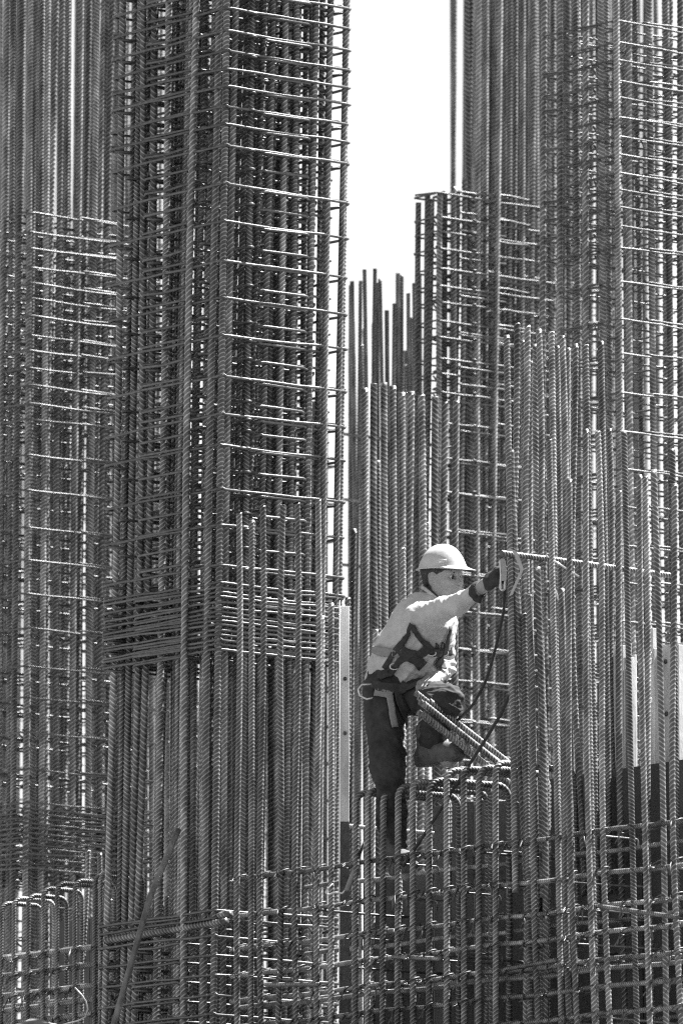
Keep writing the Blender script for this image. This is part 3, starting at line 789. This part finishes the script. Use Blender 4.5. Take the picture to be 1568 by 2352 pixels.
# head frame
fa = R(37); Fd = Vector((math.cos(fa), -math.sin(fa), -.10)).normalized(); Ld = Vector((0, 0, 1)).cross(Fd).normalized()
tilt = Quaternion(Fd, R(4)); Ld = tilt @ Ld; Ud = Fd.cross(Ld).normalized()
HC = J['head'] + Vector((0, 0, .005))
def hp3(f, l, u): return HC + Fd * f * .88 + Ld * l * .88 + Ud * u * .88
AX = (Fd, Ld, Ud)
def hand_prims(fl, wrist, knuckle, side, inflate, grip):
    """palm and five separate bent fingers; side = thumb direction, grip = direction the fingers curl to"""
    d = (knuckle - wrist).normalized(); g = grip.normalized(); g = (g - d * g.dot(d)).normalized(); sx = d.cross(g)
    if sx.dot(side) < 0: sx = -sx
    w0 = wrist; i = inflate
    fl.cap(w0, w0 + d * .03, .026 + i, .028 + i, .015)
    for o_ in (-.028, -.010, .009, .027): fl.cap(w0 + d * .02 + sx * o_ * .7, w0 + d * .085 + sx * o_, .0155 + i, .0125 + i, .012)
    for o_, ln in ((.031, .068), (.0105, .078), (-.0105, .072), (-.031, .056)):
        k0 = w0 + d * .088 + sx * o_; k1 = k0 + d * ln * .36 + g * ln * .22; k2 = k1 + d * ln * .02 + g * ln * .42; k3 = k2 - d * ln * .26 + g * ln * .16
        fl.cap(k0, k1, .0098 + i, .009 + i, .004); fl.cap(k1, k2, .009 + i, .0082 + i, .004); fl.cap(k2, k3, .0082 + i, .0075 + i, .004)
    t0 = w0 + d * .03 + sx * .03; t1 = t0 + d * .035 + sx * .022 + g * .018; t2 = t1 + d * .025 + sx * .002 + g * .028
    fl.cap(w0 + d * .02 + sx * .015, t0, .016 + i, .014 + i, .01); fl.cap(t0, t1, .0125 + i, .0105 + i, .006); fl.cap(t1, t2, .0105 + i, .009 + i, .004)
rdir = (J['rhand'] - J['rwr']).normalized(); rgrip = Vector((.55, .75, -.25)); ldir = (J['lhand'] - J['lwr']).normalized(); lgrip = Vector((.1, .3, -1))
# --- body: one continuous surface
allp = [J[k] for k in J]; lo = [min(p[i] for p in allp) - .2 for i in range(3)]; hi = [max(p[i] for p in allp) + .22 for i in range(3)]
fb = Field(lo, hi, .0042)
fb.cap(J['hip'], J['belly'], .105, .11, .05); fb.cap(J['belly'], J['chest'], .11, .12, .05); fb.cap(J['chest'], J['neck'], .095, .045, .04)
fb.cap(J['rsh'], J['lsh'], .045, .045, .04)
fb.cap(J['neck'] - Vector((0, 0, .03)), hp3(-.02, 0, -.06), .052, .05, .02)
for s_ in 'rl':
    fb.cap(J[s_ + 'sh'], J[s_ + 'elb'], .042, .034, .03); fb.cap(J[s_ + 'elb'], J[s_ + 'wr'] + (J[s_ + 'hand'] - J[s_ + 'wr']).normalized() * .03, .033, .029, .01)
    fb.cap(J[s_ + 'hip'], J[s_ + 'kn'], .078, .055, .03); fb.cap(J[s_ + 'kn'], J[s_ + 'an'], .052, .036, .02)
hand_prims(fb, J['rwr'] + rdir * .03, J['rhand'], Vector((0, 0, 1)), 0, rgrip); hand_prims(fb, J['lwr'] + ldir * .03, J['lhand'], Vector((0, -1, .3)), 0, lgrip)
# feet inside the boots
rtoe = J['ran'] + Vector((.055, -.05, -.12)); ltoe = H(1030, 1748, -.12)
fb.cap(J['ran'], rtoe, .036, .03, .02); fb.cap(J['lan'], ltoe, .036, .03, .02)
# skull and face
fb.ell(hp3(-.012, 0, .035), AX, (.096, .076, .088), .02); fb.ell(hp3(.028, 0, -.035), AX, (.066, .060, .083), .03)
fb.cap(hp3(.055, -.022, -.093), hp3(.055, .022, -.093), .022, .022, .02)                       # chin
for l_ in (-1, 1):
    fb.cap(hp3(.005, .055 * l_, -.055), hp3(.045, .03 * l_, -.09), .02, .018, .02)           # jaw
    fb.ell(hp3(.066, .040 * l_, -.022), AX, (.022, .022, .018), .018)                        # cheek
    fb.cap(hp3(.084, .014 * l_, .026), hp3(.073, .050 * l_, .024), .010, .008, .010)         # brow
    fb.ell(hp3(.092, .033 * l_, .004), AX, (.017, .019, .011), .010, True)                   # eye socket
fb.cap(hp3(.088, 0, .012), hp3(.108, 0, -.026), .0085, .0105, .008)                          # nose bridge
fb.ell(hp3(.112, 0, -.030), AX, (.0125, .0120, .0110), .006)
for l_ in (-1, 1): fb.ell(hp3(.098, .014 * l_, -.034), AX, (.011, .008, .008), .005)         # nostril wings
fb.cap(hp3(.090, -.018, -.060), hp3(.090, .018, -.060), .0075, .0075, .006); fb.cap(hp3(.088, -.015, -.071), hp3(.088, .015, -.071), .0085, .0085, .006)   # lips
fb.cap(hp3(.100, -.022, -.0655), hp3(.100, .022, -.0655), .0035, .0035, .004, True)
for l_ in (-1, 1):                                                                            # ears
    fb.ell(hp3(-.012, .080 * l_, -.010), AX, (.019, .011, .033), .006); fb.ell(hp3(-.007, .093 * l_, -.006), AX, (.010, .006, .018), .005, True)
me, BV, BF = field_mesh('body', fb, M['skin'], 1, origin=O); body = part('body', me)
# eyes, brows, hair
for l_ in (-1, 1):
    bm = bmesh.new(); bmesh.ops.create_uvsphere(bm, u_segments=16, v_segments=10, radius=.0125); bm.transform(Matrix.Translation(hp3(.0745, .033 * l_, .003) - O)); me = bpy.data.meshes.new('eye'); bm.to_mesh(me); bm.free(); me.materials.append(M['eye'])
    e_ = part('eye', me, parent=body)
    g_ = (Fd * 1.0 + Ld * -.12 - Ud * .15).normalized(); c_ = hp3(.0745, .033 * l_, .003) - O + g_ * .0088
    bm = bmesh.new(); bmesh.ops.create_uvsphere(bm, u_segments=12, v_segments=8, radius=.0072); bm.transform(Matrix.Translation(c_)); me = bpy.data.meshes.new('iris'); bm.to_mesh(me); bm.free(); me.materials.append(M['iris']); part('iris', me, parent=e_)
    V, F = merge([tube([hp3(.0935, .016 * l_, .022) - O, hp3(.091, .030 * l_, .027) - O, hp3(.080, .046 * l_, .022) - O], .0038, 6, radii=[.004, .0052, .003])]); part('eyebrow', mesh('eyebrow', V, F, M['hair']), parent=body)
    V, F = tube([hp3(.083, .021 * l_, .0085) - O, hp3(.0875, .033 * l_, .0115) - O, hp3(.078, .045 * l_, .007) - O], .0018, 5); part('upper_eyelid', mesh('eyelid', V, F, M['hair']), parent=body)
V, F = tube([hp3(.0895, -.021, -.0655) - O, hp3(.0945, 0, -.0650) - O, hp3(.0895, .021, -.0655) - O], .0021, 5); part('mouth_line', mesh('mouth', V, F, M['boot']), parent=body)
for l_ in (-1, 1):
    V, F = tube([hp3(.112, .0065 * l_, -.0405) - O, hp3(.104, .011 * l_, -.0410) - O], .0026, 6); part('nostril', mesh('nostril', V, F, M['hair']), parent=body)
fh = Field([HC[i] - .16 for i in range(3)], [HC[i] + .16 for i in range(3)], .004)
fh.ell(hp3(-.018, 0, .040), AX, (.098, .082, .088), .01)
fh.cap(hp3(-.07, -.03, -.03), hp3(-.07, .03, -.03), .026, .026, .02)
for l_ in (-1, 1): fh.cap(hp3(.018, .070 * l_, .03), hp3(.012, .072 * l_, -.004), .014, .008, .008)
for l_ in (-1, 1): fh.ell(hp3(-.010, .095 * l_, -.016), AX, (.030, .045, .036), .008, True)
fh.ell(hp3(.10, 0, .0), AX, (.075, .2, .028), .01, True)
me, _, _ = field_mesh('hair', fh, M['hair'], 1, (.003, lambda p: mnoise.noise(p * 90)), O); part('hair', me)

def crease(p, ax, f_long, f_round):
    """sharp creases lying across the direction ax"""
    t = p.dot(ax); q = p - ax * t
    n_ = mnoise.noise(Vector((q.x * f_round, q.y * f_round, q.z * f_round)) + ax * (t * f_long))
    m_ = mnoise.noise(Vector((q.x * f_round * 2.1, q.y * f_round * 2.1, q.z * f_round * 2.1)) + ax * (t * f_long * 2.2) + Vector((9, 4, 1)))
    return (.5 - min(1, abs(n_) * 3.2) ** .7) + .5 * (.5 - min(1, abs(m_) * 3.0) ** .7)
# --- trousers
ft = Field(lo, hi, .0055)
ft.cap(J['hip'], J['hip'].lerp(J['belly'], .35), .132, .136, .04)
for s_, rr in (('r', (.098, .078, .066)), ('l', (.098, .084, .062))):
    ft.cap(J[s_ + 'hip'], J[s_ + 'kn'], rr[0], rr[1], .04); ft.cap(J[s_ + 'kn'], J[s_ + 'an'].lerp(J[s_ + 'kn'], .10), rr[1] * .98, rr[2], .02)
def trouser_fold(p):
    d_r, t_r = min(((p - J[k]).length, k) for k in ('rkn', 'lkn', 'hip', 'ran', 'lan'))
    v = .7 * mnoise.noise(p * 7) + .45 * crease(p, Vector((.8, .3, .35)).normalized(), 13, 5)
    if t_r in ('rkn', 'lkn') and d_r < .17 or t_r in ('ran', 'lan') and d_r < .16: v += .8 * crease(p, Vector((.25, 0, 1)).normalized(), 21, 7)
    return v
me, TV, TF = field_mesh('trousers', ft, M['trousers'], 2, (.013, trouser_fold), O); part('trousers', me, 'dark work trousers')
# --- boots
def boot(an, toe, heel_off, up):
    f_ = Field([min(an[i], toe[i]) - .16 for i in range(3)], [max(an[i], toe[i]) + .16 for i in range(3)], .005)
    fwd = (toe - an); fwd = (fwd - up * fwd.dot(up)).normalized(); sd_ = up.cross(fwd)
    sole = an - up * .085
    f_.cap(an + up * .07, an, .054, .05, .02); f_.cap(an - up * .01, sole + up * .035 + fwd * .15, .05, .036, .03)
    f_.cap(sole + up * .035 - fwd * .045, sole + up * .03 + fwd * .16, .042, .042, .03)
    # tread sole
    for t in np.linspace(-.05, .17, 12):
        f_.cap(sole + fwd * float(t) - sd_ * .034, sole + fwd * float(t) + sd_ * .034, .0085, .0085, .004)
    f_.cap(sole + up * .012 - fwd * .04, sole + up * .012 + fwd * .165, .046, .046, .006, False, (tuple(up), 3.2))
    return field_mesh('boot', f_, M['boot'], 1, (.004, lambda p: mnoise.noise(p * 28)), O)[0]
part('boot', boot(J['ran'] - Vector((0, 0, .02)), rtoe, 0, Vector((-.35, -.12, .9)).normalized()), 'dusty boot on tiptoe with its tread showing')
part('boot', boot(J['lan'] - Vector((0, 0, .0)), ltoe + Vector((0, 0, .03)), 0, Vector((-.08, 0, 1)).normalized()), 'dusty boot planted on the hairpin bars')
# --- sweatshirt
fs = Field(lo, hi, .005)
fs.cap(J['hip'].lerp(J['belly'], .15), J['belly'], .140, .150, .05); fs.cap(J['belly'], J['chest'], .148, .150, .05); fs.cap(J['chest'], J['neck'], .118, .060, .05)
fs.cap(J['rsh'], J['lsh'], .066, .062, .06)
fs.cap(J['rsh'], J['relb'], .066, .050, .04); fs.cap(J['relb'], J['relb'].lerp(J['rwr'], .80), .049, .036, .02)
fs.cap(J['lsh'], J['lelb'], .060, .048, .04); fs.cap(J['lelb'], J['lelb'].lerp(J['lwr'], .85), .048, .038, .02)
fs.cap(J['neck'] + Vector((.0, 0, .045)), J['neck'] + Vector((.02, -.02, .2)), .058, .075, .008, True)
adir = (J['rwr'] - J['rsh']).normalized(); tdir = (J['chest'] - J['hip']).normalized(); armdir = (J['lelb'] - J['lsh']).normalized()
def seg_d(p, a, b):
    ab = b - a; t = max(0, min(1, (p - a).dot(ab) / ab.length_squared)); return (p - (a + ab * t)).length, t
def shirt_fold(p):
    dr, tr = seg_d(p, J['rsh'], J['rwr']); dl, tl = seg_d(p, J['lsh'], J['lelb']); dt, tt = seg_d(p, J['hip'], J['neck'])
    n1 = mnoise.noise(p * 5); n2 = mnoise.noise(p * 11)
    v = .55 * mnoise.noise(p * 6.5)
    if dl < .085: v += .6 * math.sin((p - J['lsh']).dot(armdir) * 150 + 5 * n1 + 3 * n2) * (.25 + tl) * .8 + .4 * crease(p, armdir, 22, 9)
    elif dr < .095 and tr > .05:
        sl_ = (adir + Vector((0, .2, .55))).normalized(); v += .95 * crease(p, sl_, 19, 6)
    else:
        dg = Vector((.62, -.1, .78)).normalized(); v += 1.0 * crease(p, Vector((.78, .1, -.62)).normalized(), 15, 4.5) + (.8 * crease(p, dg, 20, 6) if tt < .45 else 0)
    return v
me, SV, SF = field_mesh('sweatshirt', fs, M['shirt'], 2, (.0085, shirt_fold), O); shirt = part('sweatshirt', me, 'pale long sleeved sweatshirt with dark chest print')
# cuff and gloves
fc = Field([J['rwr'][i] - .16 for i in range(3)], [J['rwr'][i] + .16 for i in range(3)], .004)
cq = J['relb'].lerp(J['rwr'], .78)
fc.cap(cq, cq + adir * .012, .038, .042, .006); fc.cap(cq + adir * .024, cq + adir * .05, .032, .032, .005, True)
fc.cap(cq + adir * .0 + Vector((0, 0, -.03)), cq + adir * .028 + Vector((0, 0, -.056)), .016, .008, .015)
me, _, _ = field_mesh('cuff', fc, M['glove'], 1, (.004, lambda p: mnoise.noise(p * 40)), O); part('cuff', me, 'loose dark cuff turned back on the sleeve')
for s_, sd_, gr in (('r', Vector((0, 0, 1)), rgrip), ('l', Vector((0, -1, .3)), lgrip)):
    c_ = J[s_ + 'hand']; f_ = Field([c_[i] - .17 for i in range(3)], [c_[i] + .17 for i in range(3)], .0034)
    hand_prims(f_, J[s_ + 'wr'] + (J[s_ + 'hand'] - J[s_ + 'wr']).normalized() * .03, J[s_ + 'hand'], sd_, .0028, gr)
    me, _, _ = field_mesh('glove', f_, M['glove'] if s_ == 'r' else M['band'], 1, None, O); part('glove', me, 'dark work glove gripping the hook' if s_ == 'r' else 'work glove resting by the raised knee')
# collar
nk = J['neck']; ring = []
ax_ = (hp3(-.02, 0, -.06) - nk).normalized(); e1 = ax_.cross(Vector((0, 1, 0))).normalized(); e2 = ax_.cross(e1)
for k in range(28):
    a = 2 * math.pi * k / 28; ring.append(nk + ax_ * (.028 + .008 * math.cos(a)) + e1 * .066 * math.cos(a) + e2 * .062 * math.sin(a) - O)
V, F = tube(ring, .0095, 8, closed=True); part('collar', mesh('collar', V, F, M['shirt']), parent=shirt)
V, F = tube([p + ax_ * .013 for p in ring], .0035, 6, closed=True); part('collar_trim', mesh('trim', V, F, M['strap']), parent=shirt)

# --- straps laid over the clothing surface
SV0, TV0 = SV, TV
SV = relax(SV, SF, 14); TV = relax(TV, TF, 14)
allV = np.concatenate([SV, TV]); allF = np.concatenate([SF, TF + len(SV)])
bv_all = BVHTree.FromPolygons([tuple(v) for v in allV], [tuple(f) for f in allF.tolist()]); bv_s = BVHTree.FromPolygons([tuple(v) for v in SV], [tuple(f) for f in SF.tolist()])
bv_t = BVHTree.FromPolygons([tuple(v) for v in TV], [tuple(f) for f in TF.tolist()])
def strap_mesh(pts, width, mat, lift=.004, bv=None, thick=.003, n=5):
    """a webbing band pressed onto the clothing under a path seen from the front"""
    bv = bv or bv_all; pts = [Vector(p) for p in pts]; L = plen([tuple(p) for p in pts]); K = max(4, int(L / .012))
    c = [Vector(p) for p in resample([tuple(p) for p in pts], np.linspace(0, L, K))]
    rows = []
    for i, p in enumerate(c):
        t = (c[min(i + 1, K - 1)] - c[max(i - 1, 0)]).normalized(); loc, nor, _, _ = bv.find_nearest(p)
        side = t.cross(nor).normalized(); row = []
        for j in range(n):
            q = loc + side * width * (j / (n - 1) - .5); l2, n2, _, _ = bv.find_nearest(q + nor * .02); row.append((l2, n2))
        nn_ = sum((r[1] for r in row), Vector()).normalized()
        rows.append([r[0] + nn_ * lift for r in row] + [r[0] + nn_ * (lift - thick) for r in row[::-1]])
    V = [p - O for r in rows for p in r]; m = 2 * n; F = []
    for i in range(K - 1):
        for j in range(m): F.append([i * m + j, i * m + (j + 1) % m, (i + 1) * m + (j + 1) % m, (i + 1) * m + j])
    F.append(list(range(m))[::-1]); F.append([(K - 1) * m + j for j in range(m)])
    return mesh('strap', V, F, M[mat])
def front(px, py, bv=None):
    """first clothing surface the pixel's ray meets"""
    d = ray(px, py).normalized(); h_ = (bv or bv_all).ray_cast(CAM + d * 30, d, 40)
    return h_[0] if h_[0] is not None else H(px, py, -.1)
hz_ = part('harness', strap_mesh([front(x, y) for x, y in ((872, 1560), (893, 1545), (920, 1520), (950, 1500), (985, 1492), (1015, 1496), (1035, 1498))], .038, 'strap', .013), 'dark safety harness with waist, chest and leg straps')
def hstrap(name, pp, w_, mat, lift=.008, bv=None, parent=hz_, up=.006): return part(name, strap_mesh([front(x, y, bv) for x, y in pp], w_, mat, lift + up, bv), parent=parent)
hstrap('chest_strap', ((948, 1436), (958, 1452), (974, 1474), (992, 1490)), .028, 'strap', .007, bv_s)
hstrap('shoulder_strap', ((948, 1432), (936, 1455), (920, 1480), (900, 1508), (884, 1534)), .030, 'strap', .007, bv_s)
hstrap('chest_strap', ((1030, 1440), (1024, 1462), (1020, 1484), (1016, 1500)), .03, 'strap', .009, bv_s)
hstrap('side_panel', ((920, 1488), (945, 1508), (968, 1530)), .05, 'strap', .007, bv_s)
hstrap('waist_belt', ((858, 1572), (875, 1580), (905, 1584), (935, 1582), (965, 1575)), .045, 'strap', .010)
hstrap('leg_strap', ((862, 1592), (884, 1596), (898, 1600)), .034, 'band', .010); hstrap('leg_strap', ((893, 1600), (898, 1630), (902, 1660), (904, 1672)), .040, 'band', .010)
hstrap('leg_strap', ((905, 1590), (918, 1630), (926, 1672)), .030, 'strap', .010)
hstrap('reflective_band', ((858, 1492), (878, 1498), (900, 1500), (922, 1497)), .038, 'band', .007, bv_s, shirt)
hstrap('chest_pocket', ((1002, 1512), (1010, 1528), (1014, 1540)), .05, 'strap', .008, bv_s)
# buckles
def ring_part(c, nrm, rw, rh, r, name, parent, mat='steel'):
    nrm = nrm.normalized(); a = nrm.cross(Vector((0, 0, 1))).normalized(); b = nrm.cross(a)
    V, F = tube([c + a * rw * math.cos(t) + b * rh * math.sin(t) - O for t in np.linspace(0, 2 * math.pi, 17)[:-1]], r, 6, closed=True); return part(name, mesh(name, V, F, M[mat]), parent=parent)
for (x, y), nm in (((905, 1532), 'buckle'), ((990, 1500), 'buckle'), ((1018, 1500), 'buckle')):
    p = front(x, y); ring_part(p + Vector((0, -.012, 0)), Vector((.2, -1, .1)), .02, .014, .0035, nm, hz_)
# chest print
for pp in (((997, 1501), (1000, 1476)), ((1000, 1476), (1004, 1477), (1004, 1490), (997, 1501)), ((1009, 1500), (1012, 1474)), ((1012, 1474), (1018, 1476), (1016, 1488), (1010, 1490))):
    hstrap('chest_print', pp, .006, 'strap', .0022, bv_s, shirt)

# --- helmet
hn = 48
hF = (Fd + Ud * .07).normalized(); hL = Ld; hU = hF.cross(hL).normalized()
hb = HC + Ud * .050 + Fd * -.006
def hpt(f, l, u): return hb + hF * f * .85 + hL * l * .86 + hU * u * .76
rows = []
prof = [(0.0, 0.128), (.14, .127), (.3, .122), (.46, .112), (.62, .096), (.76, .074), (.87, .048), (.95, .02), (1.0, 0.0), (1.02, -.006)]
for t, z in prof:
    row = []
    for k in range(hn):
        a = 2 * math.pi * k / hn; cf, cl = math.cos(a), math.sin(a)
        f_ = .137 * t * cf; l_ = .110 * t * cl; u_ = z
        if abs(l_) < .034 and t < .93: u_ += .007 * (1 - (abs(l_) / .034) ** 4) * (1 - max(0, t - .75) / .2 if t > .75 else 1)
        row.append(hpt(f_, l_, u_))
    rows.append(row)
for w_, dz in ((.008, -.010), (.016, -.013)):          # rim all round, peak in front
    row = []
    for k in range(hn):
        a = 2 * math.pi * k / hn; cf, cl = math.cos(a), math.sin(a); pk = max(0, cf) ** 2.2
        ext = w_ * (1 + 2.9 * pk); row.append(hpt((.137 + ext) * cf, (.110 + w_) * cl, dz - .018 * pk * w_ / .016))
    rows.append(row)
outer = rows
inner = [[p - (p - hpt(0, 0, 0)).normalized() * .0035 - hU * .002 for p in r] for r in rows[::-1]]
inner[0] = [p - hU * .003 for p in rows[-1]]
allr = outer + inner; V = [p - O for r in allr for p in r]; F = []
for i in range(len(allr) - 1):
    for k in range(hn): F.append([i * hn + k, (i + 1) * hn + k, (i + 1) * hn + (k + 1) % hn, i * hn + (k + 1) % hn])
helmet = part('helmet', mesh('helmet', V, F, M['helmet']), 'pale hard hat with a front peak and raised crown ridge')
# badge lug, headband, chin strap
lug = [hpt(f_, -.1075 * math.sqrt(max(0, 1 - (f_ / .137) ** 2)) - .004, u_) - O for f_, u_ in ((.055, .016), (.055, .030), (.090, .030), (.090, .016))]
V, F = tube(lug, .0028, 6, closed=True); part('badge_lug', mesh('lug', V, F, M['helmet']), parent=helmet)
band = [hpt(.108 * math.cos(a), .088 * math.sin(a), -.012) - O for a in np.linspace(0, 2 * math.pi, 33)[:-1]]
V, F = sweep(np.array([tuple(p) for p in band]), np.full(32, .011), 8, closed=True); part('headband', mesh('headband', V, F, M['strap']), parent=helmet)
cs = [hpt(-.01, -.092, -.01), hp3(-.022, -.082, .01), hp3(-.03, -.080, -.035), hp3(-.028, -.066, -.075), hp3(-.005, -.05, -.105)]
V, F = tube([p - O for p in cs], .0036, 6); part('chin_strap', mesh('chin_strap', V, F, M['strap']), parent=helmet)
print('person verts', len(BV), len(SV), len(TV))

# belt hook at the back of the hip
hk = [H(x, y, -.12) - O for x, y in ((852, 1572), (830, 1573), (822, 1584), (826, 1598), (842, 1606), (856, 1603))]
V, F = tube(round_path(hk, .01, 3), .0045, 6); part('belt_hook', mesh('hook', V, F, M['steel']), parent=hz_)
# --- lanyards
def rope(label, pts, r, mat='strap', name='lanyard_rope'):
    base = Vector(pts[0]); pp = [Vector(p) for p in pts]; L = plen([tuple(p) for p in pp])
    sm = round_path(pp, .25, 6); me = mesh(name, *tube([p - base for p in sm], r, 8), M[mat])
    root = thing('safety_lanyard', label, 'lanyard', base); obj('rope', me, root); return root, base
yh = J['rhand'].y
root, base = rope('safety lanyard running down from the worker\'s raised hand behind his knee', [P(1158, 1352, yh), P(1157, 1400, yh + .02), P(1142, 1470, yh + .05), P(1118, 1560, yh + .12), P(1085, 1620, yh + .25), P(1050, 1655, yh + .42)], .0066)
# snap hook: slotted plate held in the glove
pl_ = [P(x, y, yh - .035) for x, y in ((1147, 1286), (1157, 1286), (1160, 1312), (1158, 1352), (1154, 1357), (1148, 1352), (1150, 1318))]
V, F = tube([p - base for p in round_path(pl_, .008, 3, True)], .0055, 8, closed=True); obj('snap_hook', mesh('hook', V, F, M['steel']), root)
def ribbon(pts, w_, wdir, th=.003):
    V = []; F = []
    for p in pts:
        for a, b in ((-1, -1), (1, -1), (1, 1), (-1, 1)): V.append(Vector(p) + wdir * a * w_ / 2 + Vector((0, -1, 0)) * b * th / 2)
    for i in range(len(pts) - 1):
        for j in range(4): F.append([i * 4 + j, i * 4 + (j + 1) % 4, i * 4 + 4 + (j + 1) % 4, i * 4 + 4 + j])
    return V, F + [[3, 2, 1, 0], [len(V) - 4 + j for j in range(4)]]
M['webbing'] = mat_noise('pale_webbing', .42, .5, 60, (.7, .9), 0, .2, 500)
lp = round_path([P(x, y, -1.70) - base for x, y in ((1166, 1262), (1182, 1267), (1198, 1308), (1194, 1318), (1172, 1368))], .02, 4)
V, F = ribbon(lp, .016, Vector((.9, 0, .35)).normalized()); obj('webbing_loop', mesh('webbing', V, F, M['webbing'], False), root)
V, F = ribbon([P(x, y, yh - .045) - base for x, y in ((1152, 1284), (1154, 1300), (1156, 1316), (1154, 1334))], .018, Vector((1, 0, .05)).normalized()); obj('webbing_tail', mesh('webbing', V, F, M['webbing'], False), root)
yl = on_wall(1100, 1700).y + .06
rope('safety lanyard slung slantwise from the cut bars down behind the hairpins', [P(1172, 1590, yl - .1), P(1150, 1640, yl - .06), P(1110, 1705, yl), P(1052, 1795, yl + .12), P(985, 1900, yl + .22), P(925, 1990, yl + .35)], .0075)
yk = on_wall(800, 2000).y - .04
root, base = rope('short sleeved lanyard hooked onto the wall cage beside the added bright line', [P(836, 1935, yk), P(826, 1962, yk), P(818, 1990, yk)], .0065)
V, F = tube([P(819, 1986, yk) - base, P(796, 2046, yk) - base], .013, 10); obj('sleeve', mesh('sleeve', V, F, M['band']), root)
hk = round_path([P(x, y, yk) - base for x, y in ((796, 2040), (786, 2052), (770, 2050), (752, 2056), (748, 2048), (764, 2030))], .01, 3)
V, F = tube(hk, .005, 8); obj('snap_hook', mesh('hook', V, F, M['steel']), root)
